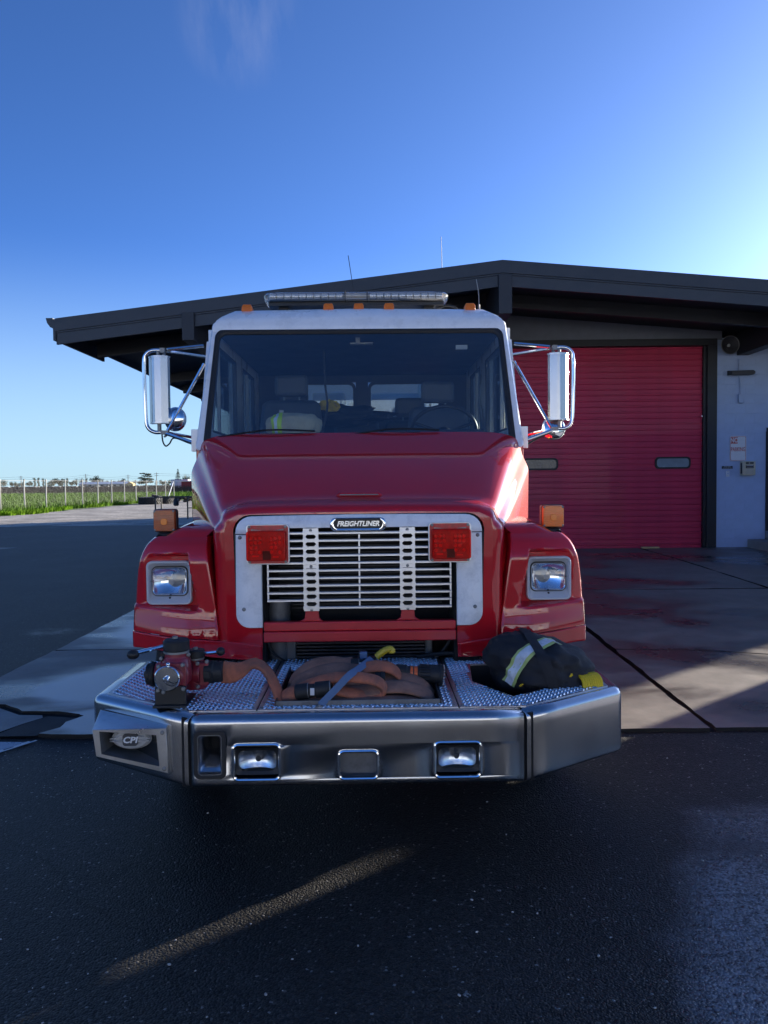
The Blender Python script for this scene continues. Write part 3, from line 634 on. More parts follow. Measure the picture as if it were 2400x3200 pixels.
bm = B(); loft(bm, [[(x, y, z) for x, y, z in ((-0.24, 0, 0.05), (-0.24, 0, -0.05), (-0.24, -0.2, -0.06), (-0.24, -0.2, 0.01))], [(x, y, z) for x, y, z in ((0.2, 0, 0.06), (0.2, 0, -0.05), (0.2, -0.22, -0.06), (0.2, -0.22, 0.03))], [(x, y, z) for x, y, z in ((0.25, 0, 0.04), (0.25, 0, -0.03), (0.25, -0.2, -0.04), (0.25, -0.2, 0.01))]]); obj('lamp_housing', bm, 'far_dark', t, bevel=0.008)
bm = B(); cyl(bm, (0.0, -0.015, 0.06), (0.0, -0.015, 0.28), 0.016); cyl(bm, (0, -0.015, -0.05), (0.03, -0.015, -0.25), 0.014); cyl(bm, (0.03, -0.015, -0.25), (0.03, -0.015, -0.45), 0.014); obj('conduit', bm, 'block', t)
bm = B(); bx(bm, -0.02, 0.08, -0.06, 0, -0.62, -0.44); obj('junction_box', bm, 'block', t, bevel=0.006)
t = thing('no_parking_sign', 'faded white metal sign reading NO PARKING on the grey pier', 'sign', at(7.355, 2.275, 15.985))
bm = B(); plate_y(bm, rr(0.34, 0.52, 0.04), 0, 0, -0.008, 0.0); obj('sign_plate', bm, 'sign_white', t)
bm = B(); frame_y(bm, rr(0.322, 0.502, 0.034), rr(0.308, 0.488, 0.03), 0, 0, -0.0105, -0.0082); obj('border_line', bm, 'sign_red', t)
bm = B(); bx(bm, -0.15, -0.012, -0.0108, -0.0085, 0.1, 0.235); obj('red_panel', bm, 'sign_red', t, sharp=None)
text('letters', 'NO', 0.135, 'sign_white', t, (-0.08, -0.0115, 0.167), sx=0.75, depth=0.001, bold=0.003)
text('letters', 'PARKING', 0.115, 'sign_red', t, (0.0, -0.0095, -0.02), sx=0.62, depth=0.001, bold=0.002)
t = thing('call_box', 'cream intercom box mounted below the corner of the no parking sign', 'call box', at(7.53, 1.862, 15.985))
bm = B(); bx(bm, -0.135, 0.135, -0.13, 0, -0.145, 0.145); obj('case', bm, 'beige', t, bevel=0.01)
bm = B(); bx(bm, -0.07, 0.09, -0.135, -0.1305, 0.09, 0.125); bx(bm, -0.07, 0.09, -0.135, -0.1305, 0.0, 0.07); obj('dark_panel', bm, 'black', t, sharp=None)
bm = B(); bx(bm, -0.062, 0.082, -0.138, -0.1352, 0.045, 0.062); bx(bm, -0.055, 0.075, -0.138, -0.1352, 0.014, 0.02); bx(bm, -0.01, 0.015, -0.138, -0.1352, 0.1, 0.115); obj('label_strip', bm, 'siren', t, sharp=None)
bm = B()
for k in range(9): bx(bm, -0.075, 0.09, -0.1335, -0.1305, -0.115 + k * 0.0115, -0.110 + k * 0.0115)
obj('speaker_slots', bm, 'far_wall', t, sharp=None)
bm = B(); bx(bm, -0.137, -0.1352, -0.11, -0.04, -0.11, 0.11); obj('side_vent', bm, 'black', t, sharp=None)
t = thing('wall_plaque', 'small black plaque with two lines of white lettering left of the call box', 'plaque', at(7.135, 1.885, 15.985))
bm = B(); bx(bm, -0.11, 0.11, -0.008, 0, -0.028, 0.028); obj('plate', bm, 'black', t, sharp=None)
text('letters', 'AFTER HOURS', 0.022, 'sign_white', t, (0, -0.0088, 0.012), depth=0.0004)
text('letters', 'RING FOR SERVICE', 0.022, 'sign_white', t, (0, -0.0088, -0.013), depth=0.0004)
t = thing('door_bell', 'small white bell push plate under the black plaque', 'door bell', at(7.145, 1.755, 15.985))
bm = B(); bx(bm, -0.034, 0.034, -0.012, 0, -0.06, 0.06); obj('plate', bm, 'sign_white', t, bevel=0.003)
bm = B(); cyl(bm, (0, -0.011, 0), (0, -0.024, 0), 0.014); obj('button', bm, 'block', t)
bm = B(); cyl(bm, (0, -0.011, 0.042), (0, -0.015, 0.042), 0.006); cyl(bm, (0, -0.011, -0.042), (0, -0.015, -0.042), 0.006); each('screw', bm, 'galv', t)
# steps
t = thing('entrance_steps', 'two worn concrete steps at the foot of the grey wall by the side door', 'steps', (8.6, 15.5, 0.2))
for (x0, x1, y0, y1, z0, z1) in ((-1.05, 1.5, -0.6, 0.46, -0.2, 0.19), (-0.68, 1.5, -0.2, 0.462, 0.192, 0.36)):
    bm = B(); bx(bm, x0, x1, y0, y1, z0, z1); obj('step', bm, 'concrete_dry', t, bevel=0.015)
bm = B(); bx(bm, -0.25, 0.1, -0.05, 0.05, 0, 0.03); o = tag(obj('wood_chock', bm, 'far_tan', None, sharp=None, loc=(5.55, 15.8, 0.237)), 'short tan wood block lying at the foot of the red roller door', 'wood block')
# aerials on the roof
t = thing('roof_antenna', 'thin vertical radio antenna standing on the station roof', 'antenna', (1.56, 20, roof_z(1.56)))
bm = B(); cyl(bm, (0, 0, -0.02), (0, 0, 1.6), 0.014); cyl(bm, (0, 0, 1.6), (-0.02, 0, 2.72), 0.008); obj('mast', bm, 'galv', t)
# a box trailer added out of view on the right to shade the forecourt
t = thing('box_trailer', 'white box trailer added unseen to shade the forecourt', 'trailer', (7.43, 8.1, 0), R(-51))
bm = B(); bx(bm, -0.92, 0.92, 0, 5.2, 0.5, 3.0); obj('body', bm, 'white', t, sharp=None, bevel=0.03)
bm = B(); bx(bm, -0.9, 0.9, 0.05, 5.1, 0.22, 0.499); obj('skirt', bm, 'far_dark', t, sharp=None)
bm = B()
for x in (-0.8, 0.8):
    for y in (0.9, 2.4, 3.3): cyl(bm, (x - 0.1, y, 0.38), (x + 0.1, y, 0.38), 0.38)
each('wheel', bm, 'tyre', t)
bm = B(); bx(bm, -0.85, 0.85, 0.3, 5.0, 0.02, 0.22); obj('side_guard', bm, 'far_dark', t, sharp=None)
t = thing('shade_post', 'unseen timber post added to cast a shade stripe beside the forecourt', 'post', (9.27, 11.0, 0))  # added out of view so its shadow splits the sunlit strip
bm = B(); cyl(bm, (0, 0, 0), (0, 0, 5.0), 0.1, 0.09, 12); obj('pole', bm, 'wood_pole', t)
# added behind the viewer to bounce light; seen in chrome, paint and lamp glass
sheet('bounce_sheet', [(3.4, -4), (18, -4), (18, 4.85), (3.4, 4.85)], 0.005, 'bounce_concrete')  # pale sheet added out of view to brighten the right bumper wing
sheet('dry_verge', [(-40, -9), (30, -8.5), (60, -60), (-70, -60)], 0.006, 'gravel')
t = thing('bounce_warehouse', 'unseen long pale grey warehouse with a row of dock doors across the street', 'bounce_warehouse', (-4, -27, 0))  # added building whose sunlit front fills the shaded truck
bm = B(); bx(bm, -34, 34, -14, 0, 0, 6.2); obj('wall', bm, 'cream', t, sharp=None)
bm = B(); bx(bm, -34.3, 34.3, -14.3, 0.3, 6.2, 6.6); obj('roof', bm, 'fascia', t, sharp=None)
for k in range(8):
    bm = B(); bx(bm, -30 + k * 8, -26.4 + k * 8, -0.02, 0.06, 0.2, 3.8); obj('dock_door', bm, 'far_white', t, sharp=None)
    bm = B(); bx(bm, -29 + k * 8, -27.4 + k * 8, -0.02, 0.05, 4.4, 5.4); obj('window', bm, 'far_dark', t, sharp=None)
t = thing('shade_bollard', 'unseen added steel bollard standing beside the parked box trailer', 'shade_bollard', (7.02, 9.0, 0))  # added out of view to shorten the light streak on the asphalt
bm = B(); lathe(bm, (0, 0, 0), (0, 0, 1), [(0.11, 0), (0.11, 1.42), (0.075, 1.47), (0.03, 1.49)], 18); obj('post', bm, 'yellow', t)
# ================================================================== FIRE TRUCK  (local: x across, y back from the bumper face, z up)
TK = thing('fire_truck', 'red fire truck with white cab roof parked nose out before the station', 'fire truck', (-0.115, 3.1, 0), R(1.0))
def part(name, bm, m, parent=None, **kw): return obj(name, bm, m, TK if parent is None else parent, **kw)
DK = 0.712                                                        # deck height
# ---------------------------------------------------------------- bumper
ZB, ZT = 0.415, 0.703
def bump_prof(zs):
    p = [(0.16, ZB - 0.004)]
    for a in (0, 30, 60, 90): p.append((0.018 - 0.018 * math.sin(R(a)), ZB + 0.018 - 0.018 * math.cos(R(a)) - 0.002))
    n0 = len(p) - 1
    p += [(0, z) for z in zs]
    n1 = len(p)
    for a in (0, 22, 45, 68, 90): p.append((0.034 - 0.034 * math.cos(R(a)), ZT - 0.034 + 0.034 * math.sin(R(a)) + 0.004))
    p += [(0.06, ZT + 0.004), (0.064, ZT - 0.012)]
    return p, n0, n1
holes = {'horn': (-0.652, -0.556, 0.468, 0.632), 'fog_a': (-0.508, -0.322, 0.444, 0.585), 'fog_b': (0.314, 0.5, 0.442, 0.583), 'tow': (-0.078, 0.078, 0.442, 0.552)}
xs = sorted({-0.679, 0.679} | {h[i] for h in holes.values() for i in (0, 1)})
zs = sorted({h[i] for h in holes.values() for i in (2, 3)})
zs = [zs[0]] + [z for a, z in zip(zs, zs[1:]) if z - a > 0.0005]
prof, n0, n1 = bump_prof(zs)
bm = B(); V = [[bm.verts.new((x, y, z)) for (y, z) in prof] for x in xs]
for i in range(len(xs) - 1):
    for j in range(len(prof) - 1):
        cx, cz = (xs[i] + xs[i + 1]) / 2, (prof[j][1] + prof[j + 1][1]) / 2
        if n0 <= j < n1 and any(h[0] < cx < h[1] and h[2] < cz < h[3] for h in holes.values()): continue
        bm.faces.new((V[i][j], V[i + 1][j], V[i + 1][j + 1], V[i][j + 1]))
BC = part('bumper', bm, 'stainless', sharp=50, solid=0.004)
for nm, h in holes.items():
    if nm == 'horn': continue
    cx, cz, ww, hh = (h[0] + h[1]) / 2, (h[2] + h[3]) / 2, h[1] - h[0], h[3] - h[2]
    bm = B(); tube(bm, onxz(rr(ww + 0.004, hh + 0.004, 0.022), cx, cz, 0.002), 0.0075, 8, True); obj('lip', bm, 'chrome', BC)
    bm = B()
    d0 = 0.055 if nm == 'tow' else 0.11
    loft(bm, [onxz(rr(ww, hh, 0.02), cx, cz, 0.0), onxz(rr(ww, hh, 0.02), cx, cz, d0)], False, True); obj('recess', bm, 'duct' if nm == 'tow' else 'black', BC)
def wing(sg):
    pts = [(0.693, 0.0), (0.85, 0.106), (1.0, 0.209)]
    c = Vector((1.2, 0.345)); d0 = Vector((0.507, 0.345)).normalized(); r = 0.035
    for k in range(6):
        t = k / 5; a = c - d0 * r; b_ = c + Vector((0, r)); pts.append(tuple(a * (1 - t) ** 2 + c * 2 * t * (1 - t) + b_ * t * t))
    pts += [(1.2, 0.6), (1.2, 0.97)]
    P_ = [Vector(p) for p in pts]; nr = []
    for i in range(len(P_)):
        d = (P_[min(i + 1, len(P_) - 1)] - P_[max(i - 1, 0)]).normalized(); nr.append(Vector((-d.y, d.x)))
    prof, _, _ = bump_prof([0.46, 0.55, 0.64])
    bm = B()
    rows = []
    for p, n_ in zip(P_, nr): rows.append([((p.x + n_.x * y) * sg, p.y + n_.y * y, z) for y, z in prof])
    grid_faces(bm, rows); return part('bumper_wing', bm, 'stainless', sharp=50, solid=0.004)
WL, WR = wing(-1), wing(1)
bm = B()
for sg in (-1, 1): bx(bm, sg * 0.66, sg * 0.72, 0.012, 0.08, ZB, ZT - 0.005)
bx(bm, -0.66, 0.66, 0.13, 0.15, ZB, ZT)
bx(bm, -1.1, 1.1, 0.92, 1.25, 0.40, 0.69); part('bumper_backing', bm, 'void', sharp=None)
bm = B()
for sg in (-1, 1): bx(bm, sg * 0.46, sg * 0.36, 0.15, 8, 0.42, 0.62)
each('frame_rail', bm, 'engine', TK, sharp=None)
# ---------------------------------------------------------------- deck of tread plate
lft = [(-0.424, 0.063), (-0.70, 0.063), (-1.135, 0.36), (-1.135, 0.98), (-0.424, 0.98)]
mid = [(-0.418, 0.063), (0.418, 0.063), (0.418, 0.98), (-0.418, 0.98)]
rgt = [(0.424, 0.063), (0.70, 0.063), (1.135, 0.36), (1.135, 0.98), (0.424, 0.98)]
tray = [(-0.345, 0.115), (0.345, 0.115), (0.345, 0.72), (-0.345, 0.72)]
well = [(0.53, 0.47), (0.675, 0.21), (1.045, 0.47), (1.06, 0.80), (0.56, 0.80)]
def deck(outer, hls, nm='deck_plate'):
    bm = B(); fill_with_holes(bm, [(x, y, DK) for x, y in outer], [[(x, y, DK) for x, y in h] for h in hls])
    o = part(nm, bm, 'tread', sharp=None, solid=0.005)
    bm = B(); st_ = 0.0205; i0, i1 = int(min(p[0] for p in outer) / st_) - 1, int(max(p[0] for p in outer) / st_) + 1
    rg = random.Random(5)
    for i in range(i0, i1):
        for j in range(2, 50):
            x, y = i * st_, j * st_
            if not inside((x, y), outer) or any(inside((x + a, y + b_), h) for h in hls for a, b_ in ((0.012, 0), (-0.012, 0), (0, 0.012), (0, -0.012))): continue
            if not all(inside((x + a, y + b_), outer) for a, b_ in ((0.011, 0.004), (-0.011, 0.004), (0.011, -0.004), (-0.011, -0.004))): continue
            a = R(42) if (i + j) % 2 else R(-42)
            a += R(20)
            ca, sa = math.cos(a), math.sin(a); Lh, W = 0.0125, 0.0042
            q = [bm.verts.new((x + u * ca - v * sa, y + u * sa + v * ca, DK + z)) for u, v, z in ((-Lh, 0, 0.0002), (0, -W, 0.0002), (Lh, 0, 0.0002), (0, W, 0.0002), (-Lh * 0.55, 0, 0.0042), (Lh * 0.55, 0, 0.0042))]
            for f in ((0, 1, 4), (1, 5, 4), (1, 2, 5), (2, 3, 5), (3, 4, 5), (3, 0, 4)): bm.faces.new([q[k] for k in f])
    stuff(obj('tread_lugs', bm, 'lug', o, sharp=None)); return o
D1, D2, D3 = deck(lft, []), deck(mid, [tray]), deck(rgt, [well])
bm = B()
for (x, y) in [(-0.44, 0.09), (-0.405, 0.09), (-0.44, 0.5), (-0.40, 0.5), (0.40, 0.09), (0.44, 0.09), (0.40, 0.3), (0.44, 0.3), (0.405, 0.55), (0.44, 0.55), (0.62, 0.085), (0.70, 0.1), (0.88, 0.21), (1.08, 0.36), (0.0, 0.088), (0.2, 0.088), (-0.2, 0.088), (0.66, 0.19), (0.6, 0.32), (0.86, 0.32), (1.0, 0.42), (-0.72, 0.1), (-0.9, 0.22), (-1.1, 0.38)]:
    lathe(bm, (x, y, DK - 0.001), (0, 0, 1), [(0.0085, 0), (0.0085, 0.002), (0.006, 0.0045), (0.002, 0.0055)], 10)
each('deck_bolt', bm, 'galv', TK)
bm = B(); loft(bm, [[(x, y, DK - 0.006) for x, y in tray], [(x, y, 0.50) for x, y in tray]], False, True); part('hose_tray', bm, 'engine', sharp=20)
bm = B(); bx(bm, -0.345, 0.345, 0.108, 0.113, DK - 0.03, DK + 0.022); part('tray_lip', bm, 'duct', sharp=None)
bm = B()
for sg in (-1, 1): bx(bm, sg * 0.345, sg * 0.351, 0.105, 0.72, DK - 0.02, DK + 0.022)
each('tray_side', bm, 'engine', TK, sharp=None)
bm = B(); loft(bm, [[(x, y, DK - 0.006) for x, y in well], [(x, y, 0.48) for x, y in well]], False, True); part('bag_well', bm, 'engine', sharp=20)
# ---------------------------------------------------------------- lamps and horn in the bumper
def bowl(cx, cz, y0, hw, hh, depth, nx=18, nz=14):
    """smooth lamp bowl: a paraboloid cut to the lens outline"""
    bm = B(); rows = []
    for j in range(nz + 1):
        r_ = []
        for i in range(nx + 1):
            a_, b_ = -1 + 2 * i / nx, -1 + 2 * j / nz
            x, z = a_ * hw * (1 - 0.05 * b_ ** 4), b_ * hh * (1 - 0.05 * a_ ** 4)
            r_.append((cx + x, y0 + depth * (1 - (x * x + z * z) / (hw * hw + hh * hh)), cz + z))
        rows.append(r_)
    grid_faces(bm, rows)
    rim = [rows[0][i] for i in range(nx + 1)] + [r_[-1] for r_ in rows[1:]] + rows[-1][::-1][1:] + [r_[0] for r_ in rows[::-1][1:-1]]
    loft(bm, [[(x, y0 - 0.002, z) for x, y, z in rim], rim], False, False)
    return bm
def fog(cx, cz):
    bm = B(); frame_y(bm, rr(0.180, 0.112, 0.016), rr(0.156, 0.086, 0.026), cx, cz, 0.010, 0.08, 0.018); bz = part('fog_lamp', bm, 'black')
    obj('reflector', bowl(cx, cz, 0.023, 0.080, 0.045, 0.05), 'fog_reflector', bz, sharp=70)
    bm = B(); n_ = 30; hw, hh = 0.078, 0.043; rows = []
    for k in range(n_ * 2 + 1):
        x = -hw + 2 * hw * k / (n_ * 2); yy = 0.0195 - (0.0013 if k % 2 else 0); h_ = hh * (1 - 0.12 * abs(x / hw) ** 4)
        rows.append([(cx + x, yy, cz - h_), (cx + x, yy - 0.001, cz), (cx + x, yy, cz + h_)])
    grid_faces(bm, rows); obj('lens', bm, 'lens', bz)
    bm = B(); cyl(bm, (cx, 0.05, cz - 0.004), (cx, 0.075, cz - 0.004), 0.012); obj('bulb', bm, 'far_dark', bz)
fog(-0.415, 0.516); fog(0.407, 0.514)
hx, hz_ = -0.604, 0.549
bm = B(); frame_y(bm, rr(0.132, 0.2, 0.026), rr(0.098, 0.166, 0.016), hx, hz_, -0.006, 0.03); hb = part('air_horn', bm, 'rubber', bevel=0.003)
bm = B(); loft(bm, [onxz(rr(0.1, 0.168, 0.012), hx, hz_, -0.004), onxz(rr(0.092, 0.158, 0.012), hx, hz_, -0.004), onxz(rr(0.086, 0.150, 0.014), hx, hz_, 0.01)] + [onxz(rr(lerp(0.084, 0.03, t_), lerp(0.148, 0.045, t_), 0.0145), hx, hz_ + 0.02 * t_, 0.012 + 0.16 * t_ ** 1.6) for t_ in [k / 8 for k in range(9)]], False, True); obj('horn_bell', bm, 'stainless', hb, sharp=60)
# siren speaker bracket on the near-left wing
def wy(x): return (abs(x) - 0.693) * 0.345 / 0.507
bm = B()
fo = [(-1.089, 0.03, 0.650), (-0.788, 0.03, 0.651), (-0.780, 0.03, 0.464), (-1.075, 0.03, 0.540)]
fi = [(-1.060, 0.03, 0.643), (-0.828, 0.03, 0.624), (-0.818, 0.03, 0.494), (-1.053, 0.03, 0.549)]
bk = [(-1.15, wy(1.15) - 0.01, 0.654), (-0.79, wy(0.79), 0.655), (-0.775, wy(0.775), 0.458), (-1.12, wy(1.12), 0.50)]
bk2 = [(-1.06, wy(1.06) + 0.02, 0.655), (-0.8, wy(0.8) + 0.09, 0.6), (-0.79, wy(0.79) + 0.09, 0.474), (-1.05, wy(1.05) + 0.02, 0.532)]
loft(bm, [bk, fo, fi], False, False); sb_ = part('siren_bracket', bm, 'brushed', sharp=20, bevel=0.002)
bm = B(); loft(bm, [[(x, y - 0.001, z) for x, y, z in fi], bk2], False, True); obj('bracket_inside', bm, 'duct', sb_, sharp=20)
bm = B()
for x, z in ((-0.803, 0.634), (-0.797, 0.484)): lathe(bm, (x, 0.029, z), (0, -1, 0), [(0.009, 0), (0.009, 0.003), (0.005, 0.006)], 10)
each('bolt', bm, 'galv', sb_)
bm = B(); lathe(bm, (-0.948, 0.115, 0.592), (0, -1, 0), [(0.02, 0.0), (0.055, 0.0), (0.062, 0.02), (0.05, 0.034), (0.02, 0.036)], 24); bmesh.ops.scale(bm, vec=(1.35, 1, 0.75), space=Matrix.Translation((0.948, -0.115, -0.592)), verts=bm.verts[:]); sp = part('siren_speaker', bm, 'siren')
bm = B()
for sg in (-1, 1):
    for dz in (-0.012, 0.004): poly_prism(bm, [(-0.948 + sg * 0.03, 0.077, 0.594 + dz), (-0.948 + sg * 0.085, 0.077, 0.593 + dz * 0.6), (-0.948 + sg * 0.085, 0.077, 0.596 + dz * 0.6), (-0.948 + sg * 0.03, 0.077, 0.605 + dz)], (0, -0.006, 0))
each('trim_bar', bm, 'white_letter', sp, sharp=None)
bm = B(); plate_y(bm, rr(0.062, 0.05, 0.012), -0.948, 0.592, 0.069, 0.079); obj('badge', bm, 'far_dark', sp)
text('letters', 'CPI', 0.036, 'white', sp, (-0.948, 0.068, 0.592), sx=1.15, shear=0.2, depth=0.002, bold=0.001)
# ---------------------------------------------------------------- hood
def tt(y): return max(0.0, min(1.0, (y - 0.98) / 0.80))
def zr(y):
    if y < 1.0: u = (1.0 - y) / 0.138; return 1.487 + 0.058 * math.sqrt(max(0, 1 - u * u))
    t = max(0.0, min(1.0, (y - 1.0) / 0.78)); return 1.545 + 0.41 * t + 0.08 * t * (1 - t)
def wr(y): return 0.69 + 0.29 * tt(y) + (0.0 if y > 0.98 else -0.012 * (0.98 - y) / 0.118)
def zl(y): return 1.40 + 0.31 * tt(y)
def wl(y):
    c = 0.07 * (1 - math.sqrt(max(0, 1 - ((0.94 - y) / 0.078) ** 2))) if y < 0.94 else 0
    return 0.763 + 0.305 * tt(y) ** 0.9 - c
qs = [0.0, 0.03, 0.07, 0.12, 0.19, 0.28, 0.38, 0.5, 0.6, 0.7, 0.78, 0.86, 0.93, 1.0]
def side_col(y, sg):
    z0, z1, x0, x1 = zr(y), zl(y), wr(y), wl(y); c = []
    for q in qs:
        f = 0.50 * (1 - math.exp(-q * 6)) + 0.02 * q + 0.48 * smooth(0.40, 1.0, q) ** 0.9
        c.append((sg * lerp(x0, x1, f), y, lerp(z0 - 0.022, z1, q)))
    for k in range(1, 7): c.append((sg * (x1 - 0.002 * min(k, 3)), y, lerp(z1, 0.80, k / 6)))
    return c
ysh = [0.862, 0.8635, 0.867, 0.873, 0.882, 0.895, 0.912, 0.93, 0.95, 0.975, 1.01, 1.06, 1.13, 1.21, 1.3, 1.4, 1.5, 1.6, 1.7, 1.78]
rows = []
for y in ysh:
    L_, R_ = side_col(y, -1), side_col(y, 1); z0, x0 = zr(y), wr(y); top = []
    for k in range(1, 24):
        u = -1 + 2 * k / 24; top.append((u * x0, y, z0 + 0.012 * (1 - u ** 4) - 0.022 * max(0, (abs(u) - 0.84) / 0.16) ** 2))
    rows.append(L_[::-1] + top + R_)
bm = B(); grid_faces(bm, rows)
# front face round the grille opening
yf = 0.8622
for sg in (-1, 1):
    sc = side_col(0.862, sg); out_ = [(p[0], yf, p[2]) for p in sc]
    top = [(sg * wr(0.862) * u, yf, zr(0.862) + 0.012 * (1 - u ** 4)) for u in (0, 0.25, 0.5, 0.75, 0.92)]
    arc1 = [(sg * (0.56 + 0.088 * math.cos(R(a))), yf, 1.402 + 0.088 * math.sin(R(a))) for a in (90, 70, 50, 30, 10, 0)]
    arc2 = [(sg * (0.56 + 0.078 * math.cos(R(a))), yf, 0.98 - 0.078 * math.sin(R(a))) for a in (0, 20, 45, 70, 90)]
    bot = [(sg * 0.505, yf, 0.902), (sg * 0.505, yf, 0.80)]
    poly = [(0, yf, 1.49)] + arc1 + arc2 + bot + out_[::-1] + top[::-1]
    poly = [p for i, p in enumerate(poly) if i == 0 or (Vector(p) - Vector(poly[i - 1])).length > 1e-4]
    bm.faces.new([bm.verts.new(p) for p in poly])
    # the lip turned in round the opening
    lip = [(0, yf, 1.49)] + arc1 + arc2 + bot
    grid_faces(bm, [[(p[0], yf, p[2]) for p in lip], [(p[0], yf + 0.06, p[2]) for p in lip]])
HD = part('hood', bm, 'red', sharp=38)
bm = B(); vr = [(-0.135, 1.02), (0.135, 1.02)]
def hz(y, x=0): return zr(y) + 0.012 * (1 - (x / wr(y)) ** 4)
loft(bm, [[(-0.128, 1.035, hz(1.035) + 0.001), (0.128, 1.035, hz(1.035) + 0.001), (0.112, 1.075, hz(1.075) + 0.001), (-0.112, 1.075, hz(1.075) + 0.001)], [(-0.112, 1.04, hz(1.04) + 0.012), (0.112, 1.04, hz(1.04) + 0.012), (0.10, 1.07, hz(1.07) + 0.010), (-0.10, 1.07, hz(1.07) + 0.010)]]); obj('hood_handle', bm, 'red', HD, sharp=20, bevel=0.003)
bm = B(); poly_prism(bm, [(-0.108, 1.036, hz(1.036) + 0.003), (0.108, 1.036, hz(1.036) + 0.003), (0.10, 1.0365, hz(1.036) + 0.0095), (-0.10, 1.0365, hz(1.036) + 0.0095)], (0, -0.002, 0)); obj('handle_slot', bm, 'duct', HD, sharp=None)
# ---------------------------------------------------------------- fenders
XO = [(0.70, 1.207), (0.9, 1.207), (1.0, 1.207), (1.05, 1.203), (1.12, 1.197), (1.2, 1.187), (1.25, 1.176), (1.3, 1.157), (1.33, 1.140), (1.36, 1.112), (1.385, 1.078), (1.40, 1.045), (1.41, 1.0), (1.416, 0.94)]
def seam_z(x): return lerp(0.812, 0.884, max(0, min(1, (x - 0.52) / 0.69)) ** 0.8)
def xin(z): return 0.74 + 0.07 * max(0, min(1, (z - 0.9) / 0.5))
def fy(x, z, detail=True):
    u = (x - 0.72) / 0.48
    y = 0.872 + 0.125 * max(0, u) ** 2.2
    y += 0.10 * smooth(1.24, 1.47, z) + 0.05 * smooth(1.33, 1.42, z)
    if detail:
        # lower panel leans forward below the ledge
        led = lerp(1.0, 1.02, smooth(0.8, 1.2, x))
        y -= 0.030 * smooth(led + 0.004, led - 0.010, z) * smooth(0.80, 0.9, x) if z < led + 0.01 else 0
        y -= 0.02 * smooth(led, seam_z(x), z)
        # recess for the headlamp
        il = lerp(0.838, 0.885, smooth(1.0, 1.27, z))
        m_ = smooth(il, il + 0.014, x) * smooth(1.292, 1.272, z) * smooth(led - 0.006, led + 0.01, z) * smooth(1.206, 1.17, x)
        y = lerp(y, max(y, 0.965), m_)
        if abs(x - 1.003) < 0.108 and abs(z - 1.133) < 0.105: y = 1.07
    return y
